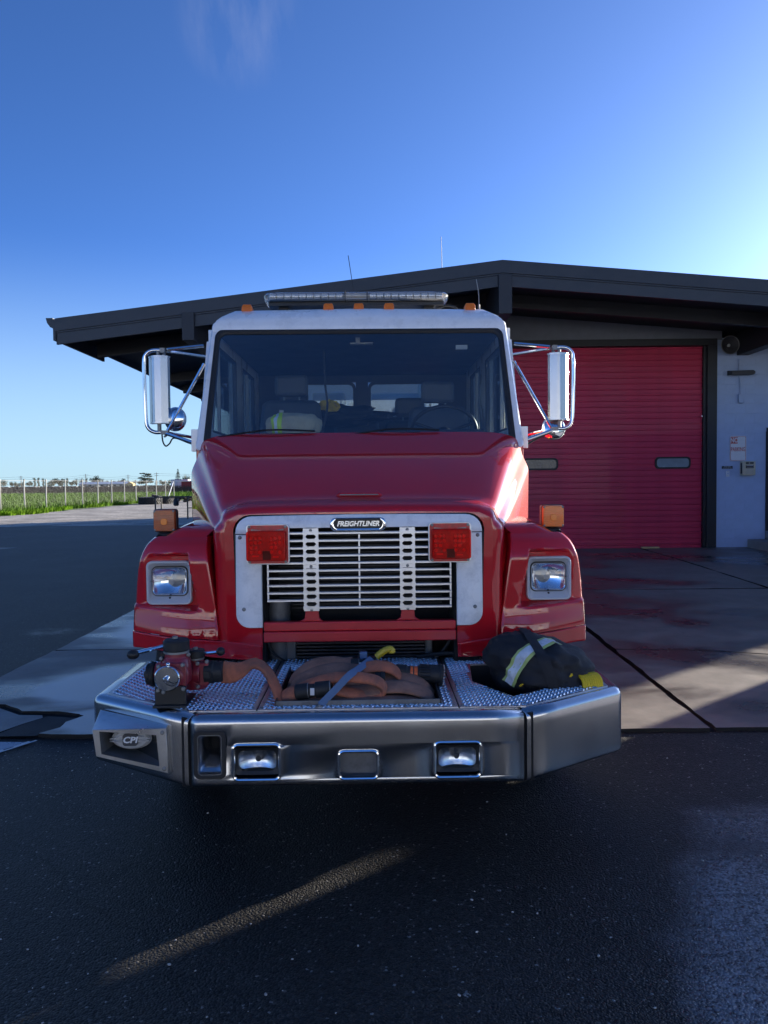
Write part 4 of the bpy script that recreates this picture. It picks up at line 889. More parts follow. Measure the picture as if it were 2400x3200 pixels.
def fender(sg):
    bm = B(); NZ, NX = 64, 56
    zt_ = 1.375
    rows = []
    for j in range(NZ + 1):
        r_ = []
        for i in range(NX + 1):
            tj = j / NZ
            za = lerp(0.86, zt_, tj); x1 = interp(XO, za) - 0.022; x0 = xin(za); x = lerp(x0, x1, i / NX)
            z = lerp(seam_z(x) + 0.004, zt_, tj)
            r_.append((sg * x, fy(x, z), z))
        rows.append(r_)
    V = grid_faces(bm, rows)
    for (dx, dy), pv in (((-0.006, 0.004), None),):
        q0 = [r_[0] for r_ in V]
        for dx, dy in ((-0.005, 0.003), (-0.008, 0.010), (-0.010, 0.09)):
            q1 = [bm.verts.new((v.co.x + sg * dx, v.co.y + dy, v.co.z)) if k_ == 0 else bm.verts.new((sg * (xin(v.co.z) + dx), v.co.y + dy, v.co.z)) for k_, v in [(1, v_) for v_ in q0]]
            for u_ in range(len(q0) - 1): bm.faces.new((q0[u_], q0[u_ + 1], q1[u_ + 1], q1[u_]))
            q0 = q1
    # boundary (outer side then over the top to the hood)
    bd = [V[j][NX] for j in range(NZ + 1)] + [V[NZ][i] for i in range(NX - 1, -1, -1)]
    info = []
    for k, v in enumerate(bd):
        x, z = abs(v.co.x), v.co.z
        if k < NZ: tx, tz = interp(XO, z), z
        else:
            f = (k - NZ) / NX                      # 0 outer .. 1 at hood
            a = R(lerp(28, 90, min(1, f * 1.6)))
            tx = lerp(1.118, 0.76, f ** 0.85); tz = 1.355 + 0.062 * smooth(0, 0.45, f)
        info.append((x, z, v.co.y, tx, tz))
    prev = bd
    for step, (f, dy) in enumerate(((0.35, 0.008), (0.65, 0.022), (0.88, 0.045), (1.0, 0.08), (1.0, 0.2), (1.0, 0.38), (1.0, 0.55), (1.0, 0.7), (1.0, 0.80))):
        cur = []
        for (x, z, y, tx, tz) in info:
            top = smooth(1.2, 1.4, tz)
            rise = top * (0.030 * math.sin(min(1, dy / 0.7) * math.pi * 0.62)) - (0.10 * top * smooth(0.5, 0.8, dy))
            cur.append(bm.verts.new((sg * lerp(x, tx, f), y + dy, lerp(z, tz, f) + rise)))
        for a in range(len(bd) - 1): bm.faces.new((prev[a], prev[a + 1], cur[a + 1], cur[a]))
        prev = cur
    fd = part('fender', bm, 'red', sharp=42)
    # lower splash panel
    rows = []
    for j in range(11):
        r_ = []
        for i in range(41):
            x = lerp(0.507, 1.185, i / 40); zt2 = seam_z(x); zb = lerp(0.738, 0.798, smooth(0.55, 1.15, x)); z = lerp(zb, zt2, j / 10)
            y0 = 0.862 if x < 0.72 else fy(x, z) - 0.0
            y0 = lerp(0.862, fy(max(x, 0.72), z), smooth(0.70, 0.82, x))
            em = smooth(0.535, 0.545, x) * smooth(0.678, 0.665, x) * smooth(0.75, 0.757, z) * smooth(0.802, 0.795, z)
            r_.append((sg * x, y0 + 0.004 * em, z))
        rows.append(r_)
    bm = B(); V = grid_faces(bm, rows)
    prev = [r_[-1] for r_ in V]
    for dx, dy in ((0.012, 0.008), (0.019, 0.022), (0.022, 0.05), (0.022, 0.2), (0.022, 0.34)):
        cur = [bm.verts.new((v.co.x + sg * dx, v.co.y + dy, v.co.z)) for v in [r_[-1] for r_ in V]]
        for a in range(len(cur) - 1): bm.faces.new((prev[a], prev[a + 1], cur[a + 1], cur[a]))
        prev = cur
    part('splash_panel', bm, 'red', sharp=42, solid=0.006)
    # headlamp
    hx_, hz_ = sg * 1.003, 1.133
    Y0 = 0.942
    bm = B()
    o1, i1 = rr(0.238, 0.232, 0.03), rr(0.212, 0.206, 0.024)
    loft(bm, [onxz(o1, hx_, hz_, Y0 + 0.05), onxz(rr(0.238, 0.232, 0.03), hx_, hz_, Y0 + 0.004), onxz(rr(0.231, 0.225, 0.028), hx_, hz_, Y0 - 0.001), onxz(rr(0.218, 0.212, 0.026), hx_, hz_, Y0 - 0.001), onxz(i1, hx_, hz_, Y0 + 0.004), onxz(rr(0.192, 0.160, 0.03), hx_ + sg * 0.003, hz_ + 0.006, Y0 + 0.036)], False, False)
    hb = part('headlight', bm, 'bezel', sharp=40)
    bm = B(); frame_y(bm, rr(0.205, 0.172, 0.03), rr(0.186, 0.149, 0.026), hx_ + sg * 0.003, hz_ + 0.006, Y0 + 0.0355, Y0 + 0.06); obj('gasket', bm, 'black', hb)
    bm = B(); loft(bm, [onxz(rr(0.186, 0.149, 0.026), hx_ + sg * 0.003, hz_ + 0.006, Y0 + 0.05), onxz(rr(0.184, 0.147, 0.026), hx_ + sg * 0.003, hz_ + 0.006, Y0 + 0.026), onxz(rr(0.176, 0.139, 0.024), hx_ + sg * 0.003, hz_ + 0.006, Y0 + 0.022), onxz(rr(0.168, 0.131, 0.022), hx_ + sg * 0.003, hz_ + 0.006, Y0 + 0.026)], False, False); obj('retainer_ring', bm, 'chrome', hb)
    obj('reflector', bowl(hx_ + sg * 0.003, hz_ + 0.006, Y0 + 0.030, 0.088, 0.069, 0.062), 'reflector', hb, sharp=70)
    bm = B(); rows = []
    for j in range(17):
        r_ = []
        for i in range(21):
            a, b_ = -1 + 2 * i / 20, -1 + 2 * j / 16
            ex, ez = a * 0.085 * (1 - 0.10 * b_ ** 4), b_ * 0.0665 * (1 - 0.08 * a ** 4)
            rip = 0.0009 * math.sin(i * 2.4) if abs(a) > 0.62 else 0.0
            r_.append((hx_ + sg * 0.003 + ex, Y0 + 0.026 - 0.016 * (1 - 0.5 * a * a - 0.5 * b_ * b_) + rip, hz_ + 0.006 + ez))
        rows.append(r_)
    grid_faces(bm, rows); obj('lens', bm, 'lens', hb, sharp=80)
    bm = B(); cyl(bm, (hx_ + sg * 0.003, Y0 + 0.06, hz_), (hx_ + sg * 0.003, Y0 + 0.1, hz_), 0.016); obj('bulb_shield', bm, 'far_wall', hb)
    bm = B()
    for dx, dz in ((0, 0.092), (0, -0.088), (sg * 0.103, 0)): lathe(bm, (hx_ + sg * 0.003 + dx, Y0 + 0.03, hz_ + 0.006 + dz), (0, -1, 0), [(0.006, 0), (0.006, 0.006), (0.003, 0.008)], 8)
    each('adjuster', bm, 'black', hb)
    # amber indicator standing on the fender
    ix, iy, iz = sg * 1.077, 1.17, 1.452
    bm = B(); loft(bm, [onxz(rr(0.128, 0.128, 0.018), ix, iz, iy + 0.0), onxz(rr(0.128, 0.128, 0.018), ix, iz, iy + 0.042), onxz(rr(0.11, 0.11, 0.018), ix, iz, iy + 0.05)]); ts = part('turn_signal', bm, 'black')
    bm = B(); loft(bm, [onxz(rr(0.122, 0.122, 0.016), ix, iz, iy), onxz(rr(0.121, 0.121, 0.016), ix, iz, iy - 0.010), onxz(rr(0.112, 0.112, 0.015), ix, iz, iy - 0.022)], False, True); obj('lens', bm, 'amber_lens' if sg > 0 else 'amber_dark', ts)
    bm = B()
    for k in range(9): bx(bm, ix - 0.053, ix + 0.053, iy - 0.0245, iy - 0.021, iz - 0.05 + k * 0.0125 - 0.003, iz - 0.05 + k * 0.0125 + 0.003)
    obj('lens_ribs', bm, 'amber_lens' if sg > 0 else 'amber_dark', ts, sharp=None, bevel=0.001)
    bm = B(); plate_y(bm, rr(0.036, 0.036, 0.012), ix, iz - 0.006, iy - 0.027, iy - 0.02); obj('lens_centre', bm, 'amber_core', ts, bevel=0.003)
    bm = B()
    for a in (-1, 1):
        for b_ in (-1, 1): lathe(bm, (ix + a * 0.051, iy - 0.012, iz + b_ * 0.051), (0, -1, 0), [(0.006, 0), (0.006, 0.012), (0.003, 0.0135)], 8)
    each('screw', bm, 'galv', ts)
    bm = B(); lathe(bm, (ix, iy + 0.02, 1.36), (0, 0, 1), [(0.05, 0), (0.048, 0.02), (0.03, 0.032), (0.03, 0.045)], 14); obj('stand', bm, 'rubber', ts)
fender(-1); fender(1)
# black liners behind the fenders, wheels
def wheel(x, y, r=0.50, wd=0.26):
    bm = B(); h = wd / 2
    lathe(bm, (x - h, y, r), (1, 0, 0), [(0.30, 0.03), (0.36, 0.0), (0.45, 0.005), (0.487, 0.02), (r, 0.045), (r, wd - 0.045), (0.487, wd - 0.02), (0.45, wd - 0.005), (0.36, wd), (0.30, wd - 0.03)], 48, False, False)
    o = part('wheel', bm, 'tyre')
    bm = B()
    for k in range(44):
        a = 2 * math.pi * k / 44
        for dx in (-0.075, -0.025, 0.025, 0.075): box(bm, (x + dx + (0.012 if k % 2 else -0.012), y + math.cos(a) * (r + 0.003), r + math.sin(a) * (r + 0.003)), (0.04, 0.045, 0.016), Matrix.Rotation(a - math.pi / 2, 3, 'X'))
    obj('tyre_tread', bm, 'tyre', o, sharp=None)
    bm = B(); lathe(bm, (x - h, y, r), (1, 0, 0), [(0.05, 0.05), (0.14, 0.05), (0.16, 0.1), (0.28, 0.08), (0.305, 0.03), (0.305, wd - 0.03), (0.28, wd - 0.08), (0.16, wd - 0.1), (0.14, wd - 0.03), (0.05, wd - 0.02)], 32); obj('rim', bm, 'white', o)
for x in (-1.0, 1.0): wheel(x, 1.5)
for x in (-1.03, -0.72, 0.72, 1.03): wheel(x, 6.0)
bm = B(); cyl(bm, (-1, 1.5, 0.5), (1, 1.5, 0.5), 0.06); cyl(bm, (-1, 6, 0.5), (1, 6, 0.5), 0.09); ball(bm, (0, 6, 0.5), 0.2); part('axle', bm, 'engine')
bm = B()
for sg in (-1, 1):
    bx(bm, sg * 0.62, sg * 0.64, 0.92, 2.2, 0.72, 1.3)
    bx(bm, sg * 0.78, sg * 1.17, 2.12, 2.14, 0.55, 1.3)
each('wheel_arch_liner', bm, 'void', TK, sharp=None)
# ---------------------------------------------------------------- grille
def onf(x, z, y): return (x, y, z)
SY0, SY1 = 0.838, 0.866
ou = []
for sg in (-1, 1):
    bm = B()
    arc = [(sg * (0.565 + 0.07 * math.cos(R(a))), 0.978 - 0.07 * math.sin(R(a))) for a in (0, 15, 30, 45, 60, 75, 90)]
    pl = [(sg * 0.502, 1.388), (sg * 0.632, 1.388), (sg * 0.635, 1.05)] + arc + [(sg * 0.502, 0.908)]
    loft(bm, [[onf(x, z, SY1) for x, z in pl], [onf(x, z, SY0 + 0.003) for x, z in pl], [onf(lerp(sg * 0.567, x, 0.96), lerp(1.15, z, 0.99), SY0) for x, z in pl]]); part('surround_panel', bm, 'white_chip', sharp=50)
    bm = B(); pl = [(sg * 0.500, 1.40), (sg * 0.645, 1.40), (sg * 0.645, 1.0)] + [(sg * (0.565 + 0.082 * math.cos(R(a))), 0.978 - 0.082 * math.sin(R(a))) for a in (0, 15, 30, 45, 60, 75, 90)] + [(sg * 0.500, 0.896)]
    loft(bm, [[onf(x, z, SY1 + 0.0) for x, z in pl], [onf(x, z, SY1 + 0.02) for x, z in pl]]); part('surround_gasket', bm, 'rubber', sharp=None)
arcs = [(0.55 + 0.083 * math.cos(R(a)), 1.40 + 0.083 * math.sin(R(a))) for a in (0, 15, 30, 45, 60, 75, 90)]
pl = [(-0.5, 1.42), (0.5, 1.42), (0.502, 1.393), (0.633, 1.393)] + arcs + [(0.3, 1.486), (0, 1.488), (-0.3, 1.486)] + [(-x, z) for x, z in arcs[::-1]] + [(-0.633, 1.393), (-0.502, 1.393)]
bm = B(); loft(bm, [[onf(x, z, SY1) for x, z in pl], [onf(x, z, SY0 + 0.003) for x, z in pl], [onf(x * 0.995, lerp(1.45, z, 0.93), SY0) for x, z in pl]]); part('surround_panel', bm, 'white_chip', sharp=50)
bm = B()
for x, z in ((-0.61, 1.375), (0.61, 1.375), (-0.595, 1.005), (0.595, 1.005)): lathe(bm, (x, SY0 + 0.002, z), (0, -1, 0), [(0.010, 0), (0.010, 0.003), (0.006, 0.007), (0.002, 0.008)], 12)
each('surround_bolt', bm, 'galv', TK)
# bars
bars = [1.3945 - 0.0385 * k for k in range(11)]
def bar_mesh(x0, x1):
    bm = B(); pf = [(-0.007, -0.006), (0.008, -0.006), (0.008, 0.005), (-0.003, 0.006), (-0.007, 0.002)]
    return loft(bm, [[(x0, y, z) for y, z in pf], [(x1, y, z) for y, z in pf]])
GY = 0.842
b0 = part('grille_bar', bar_mesh(-0.474, 0.474), 'alu', sharp=None, loc=(0, GY, bars[0]))
for z in bars[1:10]:
    o = b0.copy(); COL.objects.link(o); o.location = (0, GY, z)
part('grille_bar', bar_mesh(-0.25, 0.474), 'alu', sharp=None, loc=(0, GY, bars[10]))
for x in (-0.47, 0.0, 0.47):
    bm = B(); bx(bm, x - 0.004, x + 0.004, GY + 0.001, GY + 0.018, bars[9] if x < -0.1 else bars[10], bars[0] - 0.01); part('grille_stay', bm, 'alu', sharp=None)
for sg in (-1, 1):
    bm = B(); cx = sg * 0.248; y0, y1 = GY - 0.004, GY + 0.016
    zt_, zb_ = 1.419, 0.992
    for a in (-1, 1): bx(bm, cx + a * 0.039, cx + a * 0.026, y0, y1, zb_, zt_)
    for z in bars: bx(bm, cx - 0.041, cx + 0.041, y0 - 0.006, y1 - 0.002, z - 0.008, z + 0.008)
    bx(bm, cx - 0.0262, cx + 0.0262, y0 + 0.001, y1, 1.40, zt_ - 0.001); bx(bm, cx - 0.0262, cx + 0.0262, y0 + 0.001, y1, zb_, 1.003); bx(bm, cx - 0.0262, cx + 0.0262, y0 + 0.004, y1, bars[5] + 0.01, bars[4] - 0.01)
    for k in range(10):
        if k == 4: continue
        zc = (bars[k] + bars[k + 1]) / 2
        for a in (-1, 1): 
            for b_ in (-1, 1): poly_prism(bm, [(cx + a * 0.0262, y0 + 0.001, zc + b_ * 0.0112), (cx + a * 0.0262, y0 + 0.001, zc + b_ * 0.003), (cx + a * 0.017, y0 + 0.001, zc + b_ * 0.0112)], (0, 0.012, 0))
    gm = part('grille_mount', bm, 'alu', sharp=None)
    bm = B()
    for z in (1.408, (bars[4] + bars[5]) / 2, 0.998): lathe(bm, (cx, y0 + 0.002, z), (0, -1, 0), [(0.008, 0), (0.008, 0.002), (0.005, 0.005)], 10)
    each('screw', bm, 'galv', gm)
bm = B(); bx(bm, -0.497, 0.497, 0.835, 0.885, 0.832, 0.885); bx(bm, -0.497, 0.497, 0.850, 0.90, 0.886, 0.934)
for sg in (-1, 1): poly_prism(bm, [(sg * 0.315, 0.856, 0.934), (sg * 0.185, 0.856, 0.934), (sg * 0.21, 0.856, 0.95), (sg * 0.215, 0.856, 0.992), (sg * 0.281, 0.856, 0.992), (sg * 0.286, 0.856, 0.95)], (0, 0.02, 0))
part('grille_crossmember', bm, 'red_dull', sharp=None, bevel=0.006)
# cooling pack behind
bm = B(); bx(bm, -0.62, 0.62, 1.14, 1.2, 0.60, 1.47); part('radiator', bm, 'void', sharp=None)
bm = B()
for k in range(26): bx(bm, -0.45, 0.45, 1.12, 1.139, 0.96 + k * 0.019, 0.968 + k * 0.019)
part('radiator_fins', bm, 'engine', sharp=None)
bm = B()
for k in range(13): bx(bm, -0.345, 0.345, 1.0, 1.04, 0.60 + k * 0.0185, 0.611 + k * 0.0185)
cc = part('charge_cooler', bm, 'fin', sharp=None, bevel=0.002)
bm = B(); bx(bm, -0.40, -0.347, 0.99, 1.06, 0.58, 0.86); bx(bm, 0.347, 0.385, 0.99, 1.06, 0.58, 0.86); bx(bm, -0.35, 0.35, 1.041, 1.07, 0.58, 0.86); obj('end_tank', bm, 'duct', cc, sharp=None, bevel=0.01)
bm = B(); cyl(bm, (-0.44, 1.02, 0.62), (-0.44, 1.06, 1.02), 0.06); part('coolant_pipe', bm, 'duct')
bm = B(); tube(bm, crom([(-0.485, 0.9, 0.86), (-0.47, 0.9, 0.78), (-0.41, 0.93, 0.72), (-0.36, 0.96, 0.70)], 6), 0.006, 8); tube(bm, crom([(0.36, 0.93, 0.70), (0.42, 0.93, 0.74), (0.49, 0.92, 0.84)], 6), 0.008, 8); tube(bm, crom([(0.3, 0.96, 0.72), (0.45, 0.92, 0.745), (0.6, 0.93, 0.73)], 6), 0.012, 8); each('loose_cable', bm, 'rubber', TK)
bm = B(); bx(bm, -0.62, -0.49, 0.88, 1.14, 0.60, 1.48); bx(bm, 0.49, 0.62, 0.88, 1.14, 0.60, 1.48); bx(bm, -0.62, 0.62, 0.88, 1.14, 1.47, 1.485); each('grille_shroud', bm, 'void', TK, sharp=None)
# badge
bm = B(); ex = rr(0.29, 0.068, 0.032, 8)
def bulge(o_, k): return [(a * k, b_ * k + 0.006 * (1 - (a / 0.145) ** 2) * (1 if b_ > 0 else 0.4)) for a, b_ in o_]
loft(bm, [onxz(ex, -0.004, 1.437, SY0 + 0.001), onxz(bulge(ex, 1.0), -0.004, 1.437, SY0 - 0.008), onxz(bulge(rr(0.276, 0.058, 0.028, 8), 1), -0.004, 1.437, SY0 - 0.014), onxz(bulge(rr(0.25, 0.045, 0.022, 8), 1), -0.004, 1.437, SY0 - 0.012)], False, False); bd_ = part('badge', bm, 'chrome', sharp=60)
bm = B(); loft(bm, [onxz(bulge(rr(0.252, 0.047, 0.022, 8), 1), -0.004, 1.437, SY0 - 0.0115), onxz(bulge(rr(0.252, 0.047, 0.022, 8), 1), -0.004, 1.437, SY0 - 0.002)]); obj('badge_field', bm, 'black', bd_)
text('badge_letters', 'FREIGHTLINER', 0.036, 'white_letter', bd_, (-0.004, SY0 - 0.0135, 1.4395), sx=0.92, shear=0.25, depth=0.0015, bold=0.0012)
# red warning lights
for sg in (-1, 1):
    cx, cz = sg * 0.466, 1.340
    bm = B(); plate_y(bm, rr(0.222, 0.208, 0.02), cx, cz, 0.822, 0.838); wlp = part('warning_light', bm, 'alu', bevel=0.003)
    bm = B(); plate_y(bm, rr(0.206, 0.196, 0.016), cx - sg * 0.002, cz, 0.8165, 0.8215); obj('lens_flange', bm, 'red_lens2', wlp)
    bm = B(); frame = rr(0.192, 0.150, 0.012)
    loft(bm, [onxz(frame, cx, cz - 0.004, 0.816), onxz(frame, cx + sg * 0.004, cz - 0.004, 0.76), onxz(rr(0.184, 0.142, 0.012), cx + sg * 0.004, cz - 0.004, 0.755)], False, True); obj('lens', bm, 'red_lens', wlp, sharp=30)
    bm = B(); plate_y(bm, rr(0.186, 0.146, 0.01), cx, cz - 0.004, 0.785, 0.815); obj('lamp_body', bm, 'red_lens2', wlp)
    bm = B()
    for gx in (-0.055, 0.045):
        for i in range(3):
            for j in range(4):
                if (i + j) % 5 == 4: continue
                bmesh.ops.create_icosphere(bm, subdivisions=1, radius=0.0115, matrix=Matrix.Translation((cx + gx + (i - 1) * 0.021, 0.782, cz + 0.035 - j * 0.024)))
    bx(bm, cx - 0.072, cx - 0.04, 0.775, 0.785, cz - 0.060, cz - 0.052); bx(bm, cx + 0.03, cx + 0.06, 0.775, 0.785, cz - 0.064, cz - 0.058)
    obj('led_cluster', bm, 'led', wlp, sharp=60)
    bm = B(); bx(bm, cx - 0.02, cx + 0.02, 0.776, 0.785, cz - 0.075, cz - 0.03); obj('lamp_circuit', bm, 'far_dark', wlp, sharp=None)
    bm = B()
    for a in (-1, 1):
        for b_ in (-1, 1):
            lathe(bm, (cx + a * 0.092, 0.8165, cz + b_ * 0.09), (0, -1, 0), [(0.0075, 0), (0.0075, 0.003), (0.004, 0.006)], 10)
            if True: poly_prism(bm, [(cx + a * 0.082, 0.8165, cz + b_ * 0.078), (cx + a * 0.03, 0.8165, cz + b_ * 0.072), (cx + a * 0.082, 0.8165, cz + b_ * 0.072)], (0, -0.004, 0))
    each('screw', bm, 'galv', wlp)
# ---------------------------------------------------------------- cab
WZ0, WZ1 = 1.90, 2.668
def wy_(z): return 1.78 + (z - 1.94) * 0.46
def onw(o_, y_off=0.0): return [(x, wy_(z) + y_off, z) for x, z in o_]
def wsh(wb, wt, z0, z1, r, crown=0.0, n=6):
    o_ = []
    cs = [(wt - r, z1 - r, 0), (-wt + r, z1 - r, 90), (-wb + r, z0 + r, 180), (wb - r, z0 + r, 270)]
    for cx, cz, a0 in cs:
        for k in range(n + 1):
            a = R(a0 + 90 * k / n); o_.append((cx + r * math.cos(a), cz + r * math.sin(a)))
    return o_
w_out = wsh(1.035, 0.992, 1.86, 2.745, 0.03); w_in = wsh(0.985, 0.965, 1.87, 2.688, 0.06); w_gl = wsh(0.948, 0.935, 1.88, 2.652, 0.05)
bm = B(); loft(bm, [onw(w_out, 0.09), onw(w_out, 0.012), onw(wsh(1.024, 0.983, 1.865, 2.74, 0.03), 0.0), onw(w_in, 0.0), onw(w_in, 0.09)], False, False); part('windscreen_frame', bm, 'white', sharp=40)
bm = B(); loft(bm, [onw(w_in, 0.03), onw(w_in, -0.006), onw(wsh(0.965, 0.949, 1.875, 2.67, 0.055), -0.009), onw(w_gl, 0.004), onw(w_gl, 0.03)], False, False); part('windscreen_seal', bm, 'rubber', sharp=40)
bm = B(); loft(bm, [onw(wsh(0.955, 0.941, 1.876, 2.66, 0.05), 0.008)], True, False); part('windscreen', bm, 'windscreen', sharp=None)
# roof
rl = []
def rsec(y, hw, zb, zt_, r):
    return [(-hw, y, zb), (-hw + 0.0, y, zt_ - r), (-hw + r * 0.3, y, zt_ - r * 0.3), (-hw + r, y, zt_), (0, y, zt_ + 0.012), (hw - r, y, zt_), (hw - r * 0.3, y, zt_ - r * 0.3), (hw, y, zt_ - r), (hw, y, zb)]
bm = B(); loft(bm, [rsec(2.115, 0.985, 2.672, 2.735, 0.04), rsec(2.135, 0.975, 2.69, 2.765, 0.05), rsec(2.165, 0.955, 2.70, 2.80, 0.07), rsec(2.21, 0.935, 2.70, 2.828, 0.09), rsec(2.35, 0.945, 2.70, 2.842, 0.09), rsec(2.9, 1.0, 2.68, 2.83, 0.09), rsec(4.25, 1.02, 2.68, 2.8, 0.09)]); part('roof', bm, 'white', sharp=35)
# sides: belt panel, pillars, rail
for sg in (-1, 1):
    X = sg * 1.03
    bm = B()
    def sp_(y0, y1, z0, z1, d=0.05): bx(bm, X, X - sg * d, y0, y1, z0, z1)
    sp_(1.93, 4.25, 1.931, 2.0); sp_(2.2, 4.25, 2.60, 2.70); sp_(2.98, 3.12, 2.0, 2.6); sp_(3.9, 4.25, 2.0, 2.6); sp_(3.12, 3.3, 2.0, 2.6)
    poly_prism(bm, [(X, 1.88, 1.99), (X, 2.02, 1.99), (X, 2.30, 2.61), (X, 2.14, 2.61)], (-sg * 0.05, 0, 0)); part('cab_side', bm, 'white', sharp=None)
    bm = B(); bx(bm, X * 1.012, X - sg * 0.06, 1.80, 4.25, 0.95, 1.93); dr = part('cab_door', bm, 'red', sharp=None, bevel=0.012)
    bm = B(); bx(bm, X * 1.013, X * 1.0145, 1.86, 4.2, 1.34, 1.46); obj('door_stripe', bm, 'yellow', dr, sharp=None)
    bm = B(); cyl(bm, (X * 1.02, 1.86, 2.0), (X * 1.02, 1.86, 1.86), 0.014); bx(bm, X * 1.0, X * 1.045, 1.83, 1.875, 1.86, 2.0); obj('door_hinge', bm, 'white', dr, sharp=None, bevel=0.004)
    for y0, y1 in ((2.04, 2.98), (3.3, 3.9)):
        bm = B(); poly_prism(bm, [(X * 0.985, y0, 2.0), (X * 0.985, y1, 2.0), (X * 0.985, y1, 2.6), (X * 0.985, y0 + (0.26 if y0 < 2.5 else 0), 2.6)], (-sg * 0.005, 0, 0)); part('side_window', bm, 'side_glass', sharp=None)
        bm = B(); e = [(X * 0.965, y0, 2.0), (X * 0.965, y1, 2.0), (X * 0.965, y1, 2.6), (X * 0.965, y0 + (0.26 if y0 < 2.5 else 0), 2.6)]; tube(bm, e, 0.018, 6, True); part('window_trim', bm, 'trim')
        bm = B(); bx(bm, X * 0.955, X * 0.975, y0 + 0.28, y0 + 0.31, 2.0, 2.6); part('vent_bar', bm, 'far_wall' , sharp=None)
# back wall with two windows
bm = B()
for x0, x1, z0, z1 in ((-1.0, 1.0, 1.2, 2.24), (-1.0, 1.0, 2.60, 2.72), (-1.0, -0.74, 2.24, 2.6), (0.74, 1.0, 2.24, 2.6), (-0.066, 0.05, 2.24, 2.6)): bx(bm, x0, x1, 4.2, 4.25, z0, z1)
part('cab_back', bm, 'trim', sharp=None)
for x0, x1 in ((-0.74, -0.066), (0.05, 0.74)):
    bm = B(); frame_y(bm, rr(x1 - x0, 0.36, 0.06), rr(x1 - x0 - 0.05, 0.31, 0.05), (x0 + x1) / 2, 2.42, 4.18, 4.21); rw = part('rear_window', bm, 'trim')
    bm = B(); plate_y(bm, rr(x1 - x0 - 0.04, 0.32, 0.05), (x0 + x1) / 2, 2.42, 4.205, 4.209); obj('pane', bm, 'side_glass', rw)
# interior
bm = B(); bx(bm, -1.0, 1.0, 1.9, 4.2, 1.15, 1.2); part('cab_floor', bm, 'void', sharp=None)
bm = B(); bx(bm, -0.96, 0.96, 2.16, 4.2, 2.66, 2.68); part('headliner', bm, 'trim', sharp=None)
bm = B(); loft(bm, [[(x, 1.83, 1.86), (x, 1.86, 1.90), (x, 2.05, 1.955), (x, 2.28, 1.97), (x, 2.36, 1.94), (x, 2.36, 1.5), (x, 1.83, 1.5)] for x in (-0.97, 0.97)]); part('dashboard', bm, 'dash', sharp=30)
bm = B(); loft(bm, [[(0.3, 2.2, 1.95), (0.9, 2.2, 1.95), (0.86, 2.34, 2.02), (0.34, 2.34, 2.02)], [(0.3, 2.4, 1.9), (0.9, 2.4, 1.9), (0.86, 2.42, 1.98), (0.34, 2.42, 1.98)]]); part('instrument_hood', bm, 'dash', sharp=30)
def seat(cx, y, hw=0.26, head=True, top=2.24):
    bm = B(); loft(bm, [[(cx + a, y + 0.28 + b_ * 0.0, z) for a, b_, z in ((-hw, 0, 1.5), (hw, 0, 1.5))] + [(cx + hw, y + 0.44, 1.5), (cx - hw, y + 0.44, 1.5)],
        [(cx - hw, y + 0.30, 1.9), (cx + hw, y + 0.30, 1.9), (cx + hw, y + 0.47, 1.9), (cx - hw, y + 0.47, 1.9)],
        [(cx - hw * 0.86, y + 0.36, top - 0.04), (cx + hw * 0.86, y + 0.36, top - 0.04), (cx + hw * 0.86, y + 0.50, top - 0.04), (cx - hw * 0.86, y + 0.50, top - 0.04)],
        [(cx - hw * 0.75, y + 0.39, top), (cx + hw * 0.75, y + 0.39, top), (cx + hw * 0.75, y + 0.48, top), (cx - hw * 0.75, y + 0.48, top)]])
    s0 = part('seat', bm, 'seat', sharp=30, bevel=0.03)
    bm = B(); bx(bm, cx - hw, cx + hw, y - 0.2, y + 0.4, 1.5, 1.66); obj('cushion', bm, 'seat', s0, sharp=None, bevel=0.03)
    if head:
        bm = B(); bx(bm, cx - 0.13, cx + 0.13, y + 0.40, y + 0.48, top + 0.03, top + 0.20); obj('headrest', bm, 'seat', s0, sharp=None, bevel=0.03)
        bm = B()
        for a in (-0.06, 0.06): cyl(bm, (cx + a, y + 0.44, top - 0.02), (cx + a, y + 0.44, top + 0.06), 0.007)
        each('headrest_post', bm, 'galv', s0)
seat(0.60, 2.55); seat(-0.55, 2.55, top=2.3); seat(-0.05, 3.2, hw=0.22, top=2.2, head=False)
seat(0.42, 3.35, top=2.2); seat(-0.62, 3.45, top=2.28)
bm = B(); cR = 0.235; tube(bm, [(0.60 + cR * math.cos(a), 2.50 - 0.10 * math.sin(a) * 0.9, 2.02 + cR * 0.72 * math.sin(a)) for a in [2 * math.pi * k / 40 for k in range(40)]], 0.014, 8, True); sw = part('steering_wheel', bm, 'black')
bm = B()
for a in (R(20), R(160), R(270)): cyl(bm, (0.60, 2.47, 2.0), (0.60 + cR * math.cos(a), 2.50 - 0.09 * math.sin(a), 2.02 + cR * 0.72 * math.sin(a)), 0.012)
ball(bm, (0.6, 2.47, 2.0), 0.05); cyl(bm, (0.6, 2.47, 2.0), (0.6, 2.2, 1.86), 0.03); obj('spokes', bm, 'black', sw)
bm = B(); tube(bm, crom([(-0.27, 2.6, 2.62), (-0.265, 2.6, 2.4), (-0.25, 2.6, 2.2), (-0.3, 2.6, 2.0)], 6), 0.008, 8); part('microphone_cord', bm, 'black')
bm = B(); bx(bm, -0.07, 0.09, 2.3, 2.36, 2.618, 2.626); bx(bm, -0.03, 0.0, 2.3, 2.34, 2.626, 2.66); part('dome_lamp', bm, 'far_wall', sharp=None)
bm = B(); bx(bm, 0.66, 0.74, 2.22, 2.24, 2.56, 2.59); part('visor_label', bm, 'siren', sharp=None)
